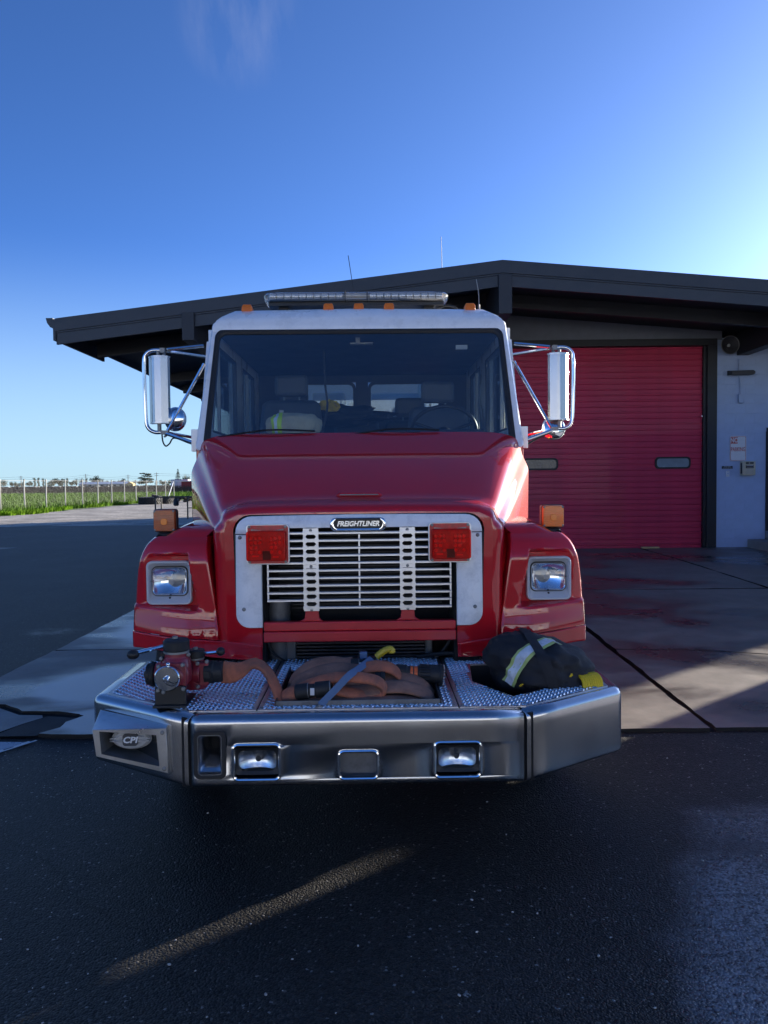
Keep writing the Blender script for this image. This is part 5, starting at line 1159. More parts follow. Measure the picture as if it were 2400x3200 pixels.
# wipers and cowl
for x0, x1, px in ((-0.89, -0.285, -0.52), (-0.10, 0.50, 0.22)):
    bm = B(); z0, z1 = 1.944, 1.975
    pts = crom([(x0, wy_(z0) - 0.018, z0), ((x0 + x1) / 2, wy_(z1 + 0.01) - 0.024, z1 + 0.012), (x1, wy_(z1) - 0.018, z1 + 0.003)], 8); tube(bm, pts, 0.0065, 6)
    wp = part('wiper', bm, 'black')
    bm = B(); cyl(bm, (px - 0.10, 1.775, 1.952), (px + 0.16, 1.775, 1.962), 0.010, 0.006); bx(bm, px - 0.11, px + 0.06, 1.765, 1.785, 1.945, 1.962); obj('wiper_arm', bm, 'black', wp)
bm = B(); loft(bm, [[(-0.96, 1.77, 1.94), (0.96, 1.77, 1.94), (0.96, 1.83, 1.90), (-0.96, 1.83, 1.90)], [(-0.96, 1.76, 1.80), (0.96, 1.76, 1.80), (0.96, 1.83, 1.8), (-0.96, 1.83, 1.8)]]); part('cowl', bm, 'black', sharp=None)
# roof lamps
for k, x in enumerate((-0.768, -0.212, -0.005, 0.202, 0.759)):
    bm = B(); y = 2.2; zb = 2.822 if abs(x) < 0.5 else 2.818
    loft(bm, [[(x - 0.036, y, zb), (x + 0.036, y, zb), (x + 0.036, y + 0.1, zb + 0.008), (x - 0.036, y + 0.1, zb + 0.008)], [(x - 0.034, y + 0.004, zb + 0.04), (x + 0.034, y + 0.004, zb + 0.04), (x + 0.034, y + 0.09, zb + 0.04), (x - 0.034, y + 0.09, zb + 0.04)], [(x - 0.026, y + 0.014, zb + 0.056), (x + 0.026, y + 0.014, zb + 0.056), (x + 0.026, y + 0.08, zb + 0.056), (x - 0.026, y + 0.08, zb + 0.056)]]); part('marker_lamp', bm, 'amber_lens', sharp=30, bevel=0.004)
bm = B(); lb = []
for hw, y0, y1, z in ((0.62, 2.42, 2.70, 2.940), (0.655, 2.40, 2.72, 2.955), (0.66, 2.395, 2.725, 2.985), (0.645, 2.405, 2.715, 3.0), (0.60, 2.45, 2.67, 3.006)):
    o_ = rr(2 * hw, y1 - y0, 0.07, 6); lb.append([(-0.025 + a, (y0 + y1) / 2 + b_, z) for a, b_ in o_])
loft(bm, lb); LB = part('light_bar', bm, 'lens', sharp=50)
bm = B(); lb2 = [[(-0.025 + a, 2.56 + b_, z) for a, b_ in rr(1.27, 0.27, 0.06, 6)] for z in (2.947, 2.996)]; loft(bm, lb2); obj('reflector_tray', bm, 'far_wall', LB)
mods = []
for k in range(20):
    x = -0.025 + (-0.59 + k * 0.0525 if k < 10 else 0.1175 + (k - 10) * 0.0525)
    if mods: o = mods[0].copy(); COL.objects.link(o); o.location.x = x
    else:
        bm = B(); bx(bm, -0.023, 0.023, 2.404, 2.424, 2.951, 2.992); o = obj('led_module', bm, 'bezel', LB, sharp=None, bevel=0.004, loc=(x, 0, 0))
        bm = B()
        for q in range(3): lathe(bm, (-0.0145 + q * 0.0145, 2.4035, 2.971), (0, -1, 0), [(0.0065, 0), (0.006, 0.003), (0.003, 0.0045)], 8)
        leds = obj('led', bm, 'chrome', LB, loc=(x, 0, 0))
    if mods: l2 = leds.copy(); COL.objects.link(l2); l2.location.x = x
    mods.append(o)
bm = B(); bx(bm, -0.10, 0.05, 2.40, 2.42, 2.95, 2.993); obj('centre_panel', bm, 'far_wall', LB, sharp=None)
bm = B()
for x in (-0.103, 0.053): bx(bm, x - 0.004, x + 0.004, 2.392, 2.73, 2.945, 3.007)
each('joint_strip', bm, 'far_dark', LB, sharp=None)
bm = B(); bx(bm, -0.65, 0.60, 2.44, 2.68, 2.915, 2.938); obj('base', bm, 'black', LB, sharp=None)
bm = B()
for x in (-0.55, 0.5): poly_prism(bm, [(x - 0.06, 2.5, 2.83), (x + 0.06, 2.5, 2.83), (x + 0.03, 2.5, 2.92), (x - 0.03, 2.5, 2.92)], (0, 0.12, 0))
each('foot', bm, 'black', LB, sharp=None)
bm = B(); tube(bm, crom([(0.55, 2.5, 2.9), (0.62, 2.48, 2.915), (0.68, 2.46, 2.90), (0.72, 2.45, 2.85)], 6), 0.008, 8); obj('cable', bm, 'rubber', LB)
bm = B(); lathe(bm, (0.84, 2.35, 2.835), (0, 0, 1), [(0.018, 0), (0.016, 0.012), (0.007, 0.03), (0.006, 0.06)], 12); tube(bm, crom([(0.84, 2.35, 2.88), (0.838, 2.35, 2.97), (0.822, 2.35, 3.07)], 5), 0.003, 6); part('antenna', bm, 'galv')
bm = B(); cyl(bm, (-0.028, 2.9, 2.82), (-0.028, 2.9, 2.86), 0.02); tube(bm, [(-0.028, 2.9, 2.85), (-0.05, 2.9, 3.12), (-0.09, 2.9, 3.40)], 0.003, 6); part('antenna', bm, 'black')
# ---------------------------------------------------------------- mirrors
def mirror(sg):
    X = sg * 1.385; Y = 1.92
    bm = B(); tube(bm, crom([(sg * 1.27, Y, 2.515), (sg * 1.335, Y, 2.515), (sg * 1.375, Y, 2.492), (sg * 1.39, Y, 2.44), (sg * 1.39, Y, 2.25), (sg * 1.385, Y, 2.07), (sg * 1.37, Y, 2.015), (sg * 1.33, Y, 1.99), (sg * 1.28, Y, 1.99)], 6), 0.0125, 12); mr = part('mirror', bm, 'chrome')
    bm = B()
    tube(bm, [(sg * 1.24, Y, 2.52), (sg * 1.02, 1.99, 2.555)], 0.011, 10); tube(bm, [(sg * 1.24, Y, 2.51), (sg * 1.01, 2.3, 2.525)], 0.010, 10)
    tube(bm, [(sg * 1.27, Y, 1.985), (sg * 1.02, 1.84, 1.90)], 0.012, 10); tube(bm, [(sg * 1.27, Y, 1.99), (sg * 1.02, 2.2, 1.945)], 0.010, 10)
    tube(bm, [(sg * 1.245, Y - 0.01, 1.998), (sg * 1.005, 1.93, 2.43)], 0.011, 10)
    each('mirror_arm', bm, 'chrome', mr)
    a = R(14) * sg
    def rot(p): 
        v = Matrix.Rotation(a, 3, 'Z') @ Vector(p); return (sg * 1.30 + v.x, Y + v.y, 2.262 + v.z)
    hw, hh = 0.066, 0.212
    sec = [(-hw, 0.03), (-hw, 0.0), (-hw * 0.45, -0.028), (-hw * 0.2, -0.031), (-hw * 0.15, -0.034), (hw * 0.5, -0.030), (hw, 0.0), (hw, 0.03)]
    bm = B(); loft(bm, [[rot((x, y, -hh)) for x, y in sec], [rot((x, y, hh)) for x, y in sec]]); obj('mirror_head', bm, 'stainless', mr, sharp=20)
    bm = B()
    for z in (-hh, hh): 
        s2 = [(x * 1.04, y * 1.1) for x, y in sec]; loft(bm, [[rot((x, y, z - 0.005)) for x, y in s2], [rot((x, y, z + 0.005)) for x, y in s2]])
    each('mirror_cap', bm, 'brushed', mr, sharp=20)
    bm = B(); q = [rot((x, 0.0305, z)) for x, z in ((-hw + 0.006, -hh + 0.01), (hw - 0.006, -hh + 0.01), (hw - 0.006, hh - 0.01), (-hw + 0.006, hh - 0.01))]; poly_prism(bm, q, (0, 0.002, 0)); obj('mirror_glass', bm, 'chrome', mr, sharp=None)
    bm = B(); cyl(bm, (sg * 1.30, Y, 2.47), (sg * 1.30, Y, 2.515), 0.011); cyl(bm, (sg * 1.30, Y, 2.05), (sg * 1.30, Y, 1.99), 0.013); bx(bm, sg * 1.255, sg * 1.285, Y - 0.015, Y + 0.015, 2.50, 2.53); bx(bm, sg * 1.24, sg * 1.29, Y - 0.016, Y + 0.012, 1.975, 2.0)
    for p in ((1.262, 2.485), (1.262, 1.96)): cyl(bm, (sg * p[0], Y - 0.02, p[1]), (sg * p[0], Y + 0.02, p[1] + 0.01), 0.007)
    each('mirror_clamp', bm, 'galv', mr)
    cx_, cy_, cz_ = (sg * 1.205, Y + 0.03, 2.075) if sg < 0 else (sg * 1.27, Y + 0.03, 1.995)
    d = Vector((0.35 * sg * (1 if sg < 0 else 0.2), -1, 0.02 if sg < 0 else 0.25)).normalized()
    bm = B(); lathe(bm, Vector((cx_, cy_, cz_)), d, [(0.078, -0.012), (0.08, 0.0), (0.074, 0.014), (0.055, 0.028), (0.03, 0.036), (0.008, 0.038)], 28); obj('convex_mirror', bm, 'chrome', mr, sharp=60)
    if sg < 0:
        bm = B(); tube(bm, crom([(-1.285, Y, 1.985), (-1.28, Y, 1.93), (-1.262, Y, 1.90), (-1.235, Y - 0.01, 1.915), (-1.2, Y - 0.02, 1.95), (-1.1, 1.88, 1.915), (-1.03, 1.85, 1.895)], 6), 0.005, 8); obj('heater_wire', bm, 'rubber', mr)
    else:
        bm = B(); tube(bm, crom([(1.25, Y, 1.97), (1.15, 1.90, 1.925), (1.03, 1.83, 1.86)], 6), 0.006, 8); obj('heater_wire', bm, 'rubber', mr)
mirror(-1); mirror(1)
# ---------------------------------------------------------------- body behind the cab
bm = B(); bx(bm, -1.12, 1.12, 4.45, 8.4, 0.7, 2.18); part('equipment_body', bm, 'red', sharp=None, bevel=0.02)
bm = B(); bx(bm, -0.55, -0.2, 5.2, 5.6, 2.18, 2.62); bx(bm, -0.16, 0.02, 5.0, 5.3, 2.18, 2.5); each('pump_box', bm, 'far_wall', TK, sharp=None, bevel=0.02)
bm = B(); lathe(bm, (0.05, 5.6, 2.45), (1, 0, 0), [(0.12, 0), (0.34, 0), (0.34, 0.03), (0.2, 0.04), (0.2, 0.56), (0.34, 0.57), (0.34, 0.6), (0.12, 0.6)], 28); part('hose_reel', bm, 'siren')
# ---------------------------------------------------------------- valve on the deck
vx, vy = -0.792, 0.20
bm = B(); poly_prism(bm, [(vx - 0.066, 0.125, DK), (vx + 0.066, 0.125, DK), (vx + 0.066, 0.125, 0.80), (vx - 0.066, 0.125, 0.80)], (0, 0.012, 0)); bx(bm, vx - 0.07, vx + 0.07, 0.10, 0.30, DK + 0.001, DK + 0.012); VB = part('hose_valve', bm, 'black_steel', sharp=None, bevel=0.003)
bm = B(); lathe(bm, (vx, 0.29, 0.83), (0, -1, 0), [(0.05, 0), (0.066, 0.02), (0.07, 0.10), (0.07, 0.125), (0.058, 0.132), (0.054, 0.155), (0.05, 0.16)], 28)
lathe(bm, (vx + 0.008, 0.21, 0.80), (0, 0, 1), [(0.06, 0), (0.066, 0.05), (0.058, 0.10), (0.05, 0.108), (0.05, 0.135)], 24)
bx(bm, vx - 0.062, vx + 0.064, 0.14, 0.152, 0.775, 0.895)
lathe(bm, (vx - 0.03, 0.22, 0.835), (-1, 0, 0), [(0.055, 0), (0.055, 0.03), (0.045, 0.04), (0.045, 0.055)], 20)
lathe(bm, (-0.72, 0.29, 0.82), (0, 0, 1), [(0.05, -0.07), (0.055, -0.02), (0.05, 0.03), (0.034, 0.045), (0.034, 0.06)], 20); lathe(bm, (vx, 0.28, 0.82), (1, 0, 0), [(0.052, 0), (0.052, 0.07), (0.056, 0.085), (0.056, 0.1)], 20)
bx(bm, -0.715, -0.655, 0.24, 0.30, 0.77, 0.87); obj('valve_body', bm, 'maroon', VB, sharp=40, bevel=0.004)
bm = B(); lathe(bm, (vx + 0.008, 0.21, 0.936), (0, 0, 1), [(0.052, 0), (0.056, 0.004), (0.056, 0.04), (0.05, 0.047), (0.02, 0.05)], 26); lathe(bm, (-0.72, 0.29, 0.885), (0, 0, 1), [(0.036, 0), (0.04, 0.004), (0.04, 0.03), (0.034, 0.036)], 22)
lathe(bm, (vx - 0.085, 0.22, 0.83), (-1, 0, 0), [(0.05, 0), (0.054, 0.006), (0.054, 0.016), (0.046, 0.02), (0.046, 0.035), (0.02, 0.04), (0.012, 0.05)], 22); bx(bm, vx - 0.062, vx - 0.035, 0.2, 0.24, 0.89, 0.925); obj('valve_cap', bm, 'rubber', VB)
bm = B(); lathe(bm, (vx + 0.008, 0.21, 0.926), (0, 0, 1), [(0.054, 0), (0.054, 0.009)], 24); lathe(bm, (-0.72, 0.29, 0.878), (0, 0, 1), [(0.038, 0), (0.038, 0.007)], 20); cyl(bm, (vx + 0.003, 0.21, 0.984), (vx + 0.003, 0.21, 0.996), 0.012); cyl(bm, (-0.72, 0.29, 0.92), (-0.72, 0.29, 0.93), 0.01)
for p in ((vx - 0.05, 0.138, 0.882), (vx + 0.052, 0.138, 0.888), (vx - 0.05, 0.125, 0.785), (vx + 0.056, 0.125, 0.79), (vx - 0.052, 0.19, 0.905), (vx + 0.062, 0.2, 0.918), (-0.66, 0.238, 0.878), (-0.70, 0.238, 0.87), (-0.70, 0.238, 0.768), (vx - 0.028, 0.125, 0.777)):
    lathe(bm, p, (0, -1, 0), [(0.009, 0), (0.009, 0.008), (0.006, 0.011)], 8)
each('bolt', bm, 'galv', VB)
bm = B(); lathe(bm, (vx - 0.01, 0.125, 0.836), (0, -1, 0), [(0.04, 0), (0.054, 0.002), (0.054, 0.012), (0.05, 0.016), (0.012, 0.017), (0.012, 0.03), (0.007, 0.036)], 30); ball(bm, (vx - 0.004, 0.115, 0.896), 0.009); obj('chrome_cap', bm, 'chrome', VB)
bm = B(); tube(bm, crom([(vx - 0.01, 0.09, 0.822), (vx + 0.015, 0.088, 0.812), (vx + 0.035, 0.095, 0.822), (vx + 0.04, 0.11, 0.84)], 5), 0.002, 6); obj('chain', bm, 'black', VB)
bm = B(); tube(bm, [(vx - 0.045, 0.2, 0.955), (vx - 0.15, 0.16, 0.936)], 0.009, 10); tube(bm, [(-0.685, 0.285, 0.903), (-0.62, 0.275, 0.911)], 0.0075, 10); each('handle', bm, 'chrome', VB)
bm = B(); ball(bm, (vx - 0.162, 0.155, 0.931), 0.022, 18, (1.2, 1, 0.95)); ball(bm, (-0.607, 0.273, 0.913), 0.0195, 18); each('knob', bm, 'black', VB)

# ================================================================== LOAD ON THE DECK (things of their own, in world space through the truck's matrix)
TM = Matrix.Translation((-0.115, 3.1, 0)) @ Matrix.Rotation(R(1.0), 4, 'Z')
def load(name, label, cat, loc, group=None):
    p = TM @ Vector(loc); return thing(name, label, cat, p, R(1.0), group)
def rel(pts, o): return [Vector(p) - Vector(o) for p in pts]
O = (0.0, 0.4, DK - 0.1)
hs_ = load('fire_hose', 'folded orange fire hose packed in the deck tray and coupled to the maroon valve', 'fire hose', O)
ribs = []
def rib(pts, m='hose', w_=0.038, t_=0.011, n=8, side=(0, 1, 0), sides=None, nm='hose_fold'):
    q = crom(rel(pts, O), n)
    if sides: sides = [s_.normalized() for s_ in crom([Vector(a) for a in sides], n)]
    bm = B(); rs = [1 + 0.10 * noise.noise(p * 9) for p in q]
    tube(bm, q, (w_, t_), 20, False, sides or side, rs)
    for v in bm.verts: v.co += Vector((0, 0, 0.0035 * noise.noise(v.co * 26) + 0.0018 * noise.noise(v.co * 70))) + Vector((0, 0.003 * noise.noise(v.co * 21 + Vector((5, 0, 0))), 0)); return obj(nm, bm, m, hs_, sharp=60)
# feed line
rib([(-0.60, 0.275, 0.822), (-0.56, 0.275, 0.818), (-0.52, 0.27, 0.83), (-0.465, 0.28, 0.856), (-0.41, 0.27, 0.832), (-0.365, 0.24, 0.765), (-0.335, 0.2, 0.70), (-0.325, 0.22, 0.64)], w_=0.046, t_=0.018,
    sides=[(0, 0.2, 1), (0, 0.35, 1), (0, 0.8, 0.7), (0.1, 1, 0.15), (0.1, 1, 0.0), (0.1, 1, 0), (0.1, 1, 0), (0, 1, 0)], nm='feed_hose')
bm = B(); q = rel([(-0.675, 0.275, 0.822)], O)[0]; lathe(bm, q, (1, 0, 0), [(0.05, 0), (0.05, 0.035), (0.045, 0.04), (0.045, 0.075), (0.04, 0.08)], 24); bx(bm, q.x + 0.005, q.x + 0.03, q.y - 0.06, q.y - 0.045, q.z - 0.01, q.z + 0.015); obj('coupling', bm, 'rubber', hs_)
# layers lying in the tray, front row
for k, (z, x1) in enumerate(((0.645, 0.31), (0.672, 0.33), (0.697, 0.335))):
    rib([(-0.33, 0.16, z - 0.05), (-0.315, 0.16, z - 0.01), (-0.25, 0.16, z + 0.006), (-0.05, 0.165, z + 0.018), (0.12, 0.165, z + 0.022), (0.24, 0.165, z + 0.012), (x1 - 0.01, 0.165, z - 0.02), (x1, 0.165, z - 0.07)], 'hose_old', w_=0.046, t_=0.0125, side=(0, 1, 0.12))
rib([(-0.315, 0.22, 0.66), (-0.29, 0.22, 0.70), (-0.2, 0.22, 0.725), (0.0, 0.22, 0.738), (0.13, 0.22, 0.758), (0.22, 0.22, 0.752), (0.31, 0.22, 0.715), (0.335, 0.22, 0.65)], 'hose_old', w_=0.05, t_=0.0145, side=(0, 0.97, 0.25))
rib([(-0.30, 0.33, 0.66), (-0.29, 0.33, 0.72), (-0.2, 0.33, 0.755), (0.0, 0.33, 0.765), (0.15, 0.33, 0.77), (0.27, 0.33, 0.745), (0.33, 0.33, 0.69)], 'hose_old', w_=0.055, t_=0.0145, side=(0, 0.95, 0.3))
# the big fold over the top, with its coupling
rib([(-0.31, 0.24, 0.66), (-0.30, 0.235, 0.71), (-0.262, 0.225, 0.752), (-0.19, 0.215, 0.785), (-0.10, 0.21, 0.806), (0.0, 0.205, 0.806), (0.075, 0.20, 0.792), (0.108, 0.195, 0.766), (0.098, 0.195, 0.738), (0.05, 0.195, 0.728), (-0.02, 0.195, 0.738), (-0.085, 0.19, 0.755), (-0.115, 0.185, 0.765)], w_=0.034, t_=0.0165, side=(0.1, 0.93, 0.33))
rib([(-0.335, 0.20, 0.655), (-0.33, 0.2, 0.70), (-0.30, 0.195, 0.735), (-0.262, 0.19, 0.750)], w_=0.037, t_=0.024, side=(0, 0.7, 0.7))
def coup(a, b_, r=0.035):
    a, b_ = Vector(a) - Vector(O), Vector(b_) - Vector(O); L_ = (b_ - a).length
    bm = B(); lathe(bm, a, b_ - a, [(r * 0.86, 0), (r, 0.006), (r, L_ * 0.36), (r * 0.9, L_ * 0.38), (r * 0.82, L_ * 0.42), (r * 0.82, L_ * 0.56), (r * 1.02, L_ * 0.58), (r * 1.04, L_ * 0.96), (r * 0.9, L_)], 26); o = obj('coupling', bm, 'rubber', hs_)
    m_ = a + (b_ - a) * 0.49; bm = B(); box(bm, m_ + Vector((0, -r * 0.84, 0.002)), (0.018, 0.003, r * 0.9)); obj('label_sticker', bm, 'sign_white', o, sharp=None)
    bm = B(); d = (b_ - a).normalized()
    for t in (0.365, 0.99): lathe(bm, a + d * (L_ * t - 0.002), d, [(r * 0.99, 0), (r * 0.99, 0.004)], 22)
    each('worn_rim', bm, 'galv', o)
coup((-0.272, 0.185, 0.750), (-0.118, 0.18, 0.767), 0.034)
# back row with its own coupling
rib([(-0.33, 0.45, 0.66), (-0.30, 0.45, 0.74), (-0.22, 0.45, 0.80), (-0.13, 0.45, 0.815), (-0.07, 0.45, 0.808), (-0.03, 0.45, 0.812)], 'hose_old', w_=0.046, t_=0.017, side=(0, 0.9, 0.4))
rib([(-0.31, 0.38, 0.66), (-0.29, 0.38, 0.735), (-0.2, 0.38, 0.785), (-0.1, 0.38, 0.80), (0.0, 0.38, 0.79), (0.08, 0.37, 0.79)], 'hose_old', w_=0.046, t_=0.015, side=(0, 0.9, 0.4))
coup((-0.04, 0.45, 0.808), (0.06, 0.45, 0.80), 0.028)
rib([(0.02, 0.33, 0.815), (0.08, 0.33, 0.825), (0.14, 0.33, 0.815), (0.175, 0.33, 0.785), (0.165, 0.33, 0.75), (0.12, 0.33, 0.745)], w_=0.042, t_=0.016, side=(0, 0.93, 0.35))
bm = B(); q = Vector((0.118, 0.31, 0.778)) - Vector(O); lathe(bm, q, (-1, 0, 0), [(0.036, 0), (0.036, 0.02), (0.031, 0.024), (0.031, 0.045)], 22); obj('coupling', bm, 'rubber', hs_)
# nozzle
NO = (0.28, 0.36, 0.74)
nz = load('hose_nozzle', 'black fire hose nozzle with orange tape bands and a yellow bail handle', 'nozzle', NO)
d = Vector((0.98, 0.02, -0.10)).normalized(); a0 = Vector((0.165, 0.40, 0.782)) - Vector(NO)
bm = B(); lathe(bm, a0, d, [(0.028, 0), (0.034, 0.006), (0.034, 0.05), (0.03, 0.055), (0.03, 0.10), (0.036, 0.105), (0.04, 0.155), (0.044, 0.16), (0.046, 0.20), (0.05, 0.205), (0.05, 0.218), (0.036, 0.22)], 26); obj('barrel', bm, 'rubber', nz)
bm = B(); u_, v_ = basis(d)[1:]
for k in range(16):
    a = 2 * math.pi * k / 16; p = a0 + d * 0.135 + (u_ * math.cos(a) + v_ * math.sin(a)) * 0.041; cyl(bm, p - d * 0.024, p + d * 0.06, 0.0035, seg=6)
obj('grip_rib', bm, 'black', nz)
bm = B()
for k in range(20):
    a = 2 * math.pi * k / 20; p = a0 + d * 0.222 + (u_ * math.cos(a) + v_ * math.sin(a)) * 0.045; bmesh.ops.create_icosphere(bm, subdivisions=1, radius=0.0045, matrix=Matrix.Translation(p))
obj('spray_teeth', bm, 'far_wall', nz)
bm = B(); lathe(bm, a0 + d * 0.068, d, [(0.0308, 0), (0.0308, 0.012)], 26, False, False); lathe(bm, a0 + d * 0.086, d, [(0.0312, 0), (0.0312, 0.019)], 26, False, False); each('tape_band', bm, 'orange_tape', nz)
bm = B(); bl = rel([(0.082, 0.52, 0.822), (0.105, 0.52, 0.842), (0.135, 0.52, 0.858), (0.152, 0.52, 0.856), (0.155, 0.52, 0.843)], NO); tube(bm, crom(bl, 6), (0.024, 0.0165), 12, False, (0, 1, 0)); obj('bail_handle', bm, 'yellow', nz)
bm = B(); q = Vector((0.035, 0.52, 0.80)) - Vector(NO); box(bm, q, (0.09, 0.05, 0.045)); box(bm, q + Vector((-0.02, 0, 0.035)), (0.035, 0.04, 0.035)); obj('valve_block', bm, 'black', nz, sharp=None, bevel=0.006)
# blue strap
SO = (-0.1, 0.2, DK)
sp2 = load('tie_down_strap', 'blue webbing strap holding down the folded orange hose', 'strap', SO)
pts = crom(rel([(-0.160, 0.096, DK + 0.006), (-0.098, 0.128, 0.773), (-0.04, 0.165, 0.824), (0.0, 0.25, 0.832), (0.06, 0.42, 0.838)], SO), 6)
bm = B(); tube(bm, pts, (0.0155, 0.0014), 8, False, (1, 0.1, -0.75)); obj('webbing', bm, 'strap', sp2, sharp=60)
bm = B(); q = Vector((-0.163, 0.088, DK + 0.004)) - Vector(SO); box(bm, q, (0.03, 0.022, 0.004)); ball(bm, q + Vector((0, 0, 0.004)), 0.006); obj('hook_plate', bm, 'galv', sp2, sharp=None)
bm = B(); q = Vector((0.02, 0.5, 0.835)) - Vector(SO); box(bm, q, (0.035, 0.03, 0.035)); obj('buckle', bm, 'strap', sp2, sharp=None, bevel=0.005)
# canvas bag
BO = (0.85, 0.52, 0.765)
bg_ = load('hose_bag', 'black canvas bag with a silver reflective stripe stuffed in the deck well', 'bag', BO)
AX = Matrix.Rotation(R(14), 3, 'Y') @ Matrix.Rotation(R(-18), 3, 'Z')
def bag_pt(dv):
    dv = Vector(dv).normalized(); r = Vector((0.252 * dv.x, 0.2 * dv.y, 0.165 * dv.z))
    k = 1 + 0.17 * noise.noise(dv * 1.6 + Vector((3, 1, 2))) + 0.085 * noise.noise(dv * 3.6) + 0.03 * noise.noise(dv * 10) 
    f = 0.9 + 0.1 * min(1, abs(dv.x) * 1.2)
    return AX @ (r * k)
bm = B(); bmesh.ops.create_icosphere(bm, subdivisions=5, radius=1)
for v in bm.verts:
    n_ = v.co.normalized(); p = bag_pt(n_)
    crease = 0.010 * abs(noise.noise(Vector((n_.x * 4 + 2, n_.y * 4, n_.z * 7)))) * 1.6 + 0.012 * math.exp(-((n_.x * 0.8 + n_.z * 0.25 - 0.28) / 0.045) ** 2) + 0.006 * max(0, noise.noise(Vector((n_.x * 3, n_.y * 9, n_.z * 9))))
    v.co = p * (1 - crease * 3)
obj('canvas', bm, 'bag', bg_, sharp=80)
def on_bag(a, b_, n, lift, hw, nm, m):
    A_, B_ = Vector(a).normalized(), Vector(b_).normalized(); rows = []
    side = A_.cross(B_).normalized()
    for k in range(n + 1):
        dv = A_.slerp(B_, k / n); r_ = []
        for q in (-1, -0.5, 0, 0.5, 1): r_.append(bag_pt((dv + side * hw * q)) * (1 + lift))
        rows.append(r_)
    bm = B(); grid_faces(bm, rows); return obj(nm, bm, m, bg_, sharp=60)
iA = AX.inverted()
def dirof(p): q = iA @ (Vector(p) - Vector(BO)); return (q.x / 0.252, q.y / 0.2, q.z / 0.165)
sA, sB = dirof((0.655, 0.40, 0.70)), dirof((0.945, 0.50, 0.90))
on_bag(sA, sB, 26, 0.022, 0.15, 'reflective_edge', 'lime_tape'); on_bag(sA, sB, 26, 0.030, 0.088, 'reflective_stripe', 'silver_tape')
on_bag(dirof((0.80, 0.62, 0.9)), dirof((0.885, 0.33, 0.69)), 22, 0.045, 0.10, 'carry_strap', 'bag')
bm = B()
for p in ((0.735, 0.36, 0.715), (0.95, 0.37, 0.765)):
    q = bag_pt(dirof(p)) * 1.03
    for k in range(4): box(bm, q + Vector((random.uniform(-0.008, 0.008), 0, random.uniform(-0.005, 0.005))), (0.008, 0.004, 0.006))
obj('yellow_stitching', bm, 'yellow_hose', bg_, sharp=None)
bm = B(); q = Vector((0.60, 0.66, 0.80)) - Vector(BO); tube(bm, crom([q + Vector(p) for p in ((0.06, 0, -0.06), (0.03, 0, -0.02), (0.045, 0, 0.03), (0.10, 0, 0.05), (0.16, 0, 0.05))], 6), (0.02, 0.006), 8, False, (0, 1, 0)); obj('carry_handle', bm, 'bag', bg_)
YO = (1.075, 0.425, 0.695)
yh = load('yellow_hose', 'ribbed yellow hose end showing under the black bag in the deck well', 'hose', YO)
bm = B()
for k in range(9):
    yy = -0.045 + k * 0.011
    tube(bm, [(0.055 * math.cos(a) + k * 0.003, yy - 0.06 + 0.02 * math.sin(a), 0.062 * math.sin(a) + 0.0) for a in [2 * math.pi * q / 22 for q in range(22)]], 0.0075, 8, True)
for v in bm.verts: v.co = Matrix.Rotation(R(-58), 3, 'Z') @ v.co
obj('coil', bm, 'yellow_hose', yh)
# pouch on the dashboard
PO = (-0.45, 2.10, 1.96)
ph = load('canvas_pouch', 'tan canvas pouch with lime and silver stripes lying on the dashboard', 'pouch', PO)
def pouch(dv): dv = Vector(dv).normalized(); k = 1 + 0.1 * noise.noise(dv * 2.1); return Vector((0.185 * math.copysign(abs(dv.x) ** 0.6, dv.x), 0.09 * dv.y, 0.085 * math.copysign(abs(dv.z) ** 0.7, dv.z))) * k + Vector((0, 0, 0.075))
bm = B(); bmesh.ops.create_icosphere(bm, subdivisions=4, radius=1)
for v in bm.verts: v.co = pouch(v.co)
obj('canvas', bm, 'tan', ph, sharp=80)
for x0, x1, m in ((-0.60, -0.46, 'lime'), (-0.46, -0.32, 'silver_tape'), (-0.32, -0.18, 'lime')):
    rows = []
    for k in range(17):
        a = R(-60 + 190 * k / 16); rows.append([pouch((x, -math.cos(a) * math.sqrt(1 - x * x), math.sin(a) * math.sqrt(1 - x * x))) * 1.02 + Vector((0, -0.003, 0)) for x in (x0, (x0 + x1) / 2, x1)])
    bm = B(); grid_faces(bm, rows); obj('stripe', bm, m, ph, sharp=80)
bm = B(); box(bm, (-0.08, -0.0, 0.168), (0.03, 0.01, 0.03)); obj('clip', bm, 'galv', ph, sharp=None)
gr = load('turnout_jacket', 'dark turnout jacket with pale bands heaped on the rear cab seat', 'jacket', (-0.2, 3.3, 2.2))
bm = B(); bmesh.ops.create_icosphere(bm, subdivisions=4, radius=1)
for v in bm.verts:
    n_ = v.co.normalized(); v.co = Vector((0.42 * n_.x, 0.2 * n_.y, 0.09 * n_.z)) * (1 + 0.35 * noise.noise(n_ * 2.2) + 0.12 * noise.noise(n_ * 7))
obj('cloth', bm, 'bag', gr, sharp=80)
bm = B(); bmesh.ops.create_icosphere(bm, subdivisions=3, radius=1)
for v in bm.verts: n_ = v.co.normalized(); v.co = Vector((-0.06 + 0.09 * n_.x, -0.16 + 0.05 * n_.y, 0.06 + 0.05 * n_.z)) * (1 + 0.3 * noise.noise(n_ * 3))
obj('lining', bm, 'yellow', gr, sharp=80)
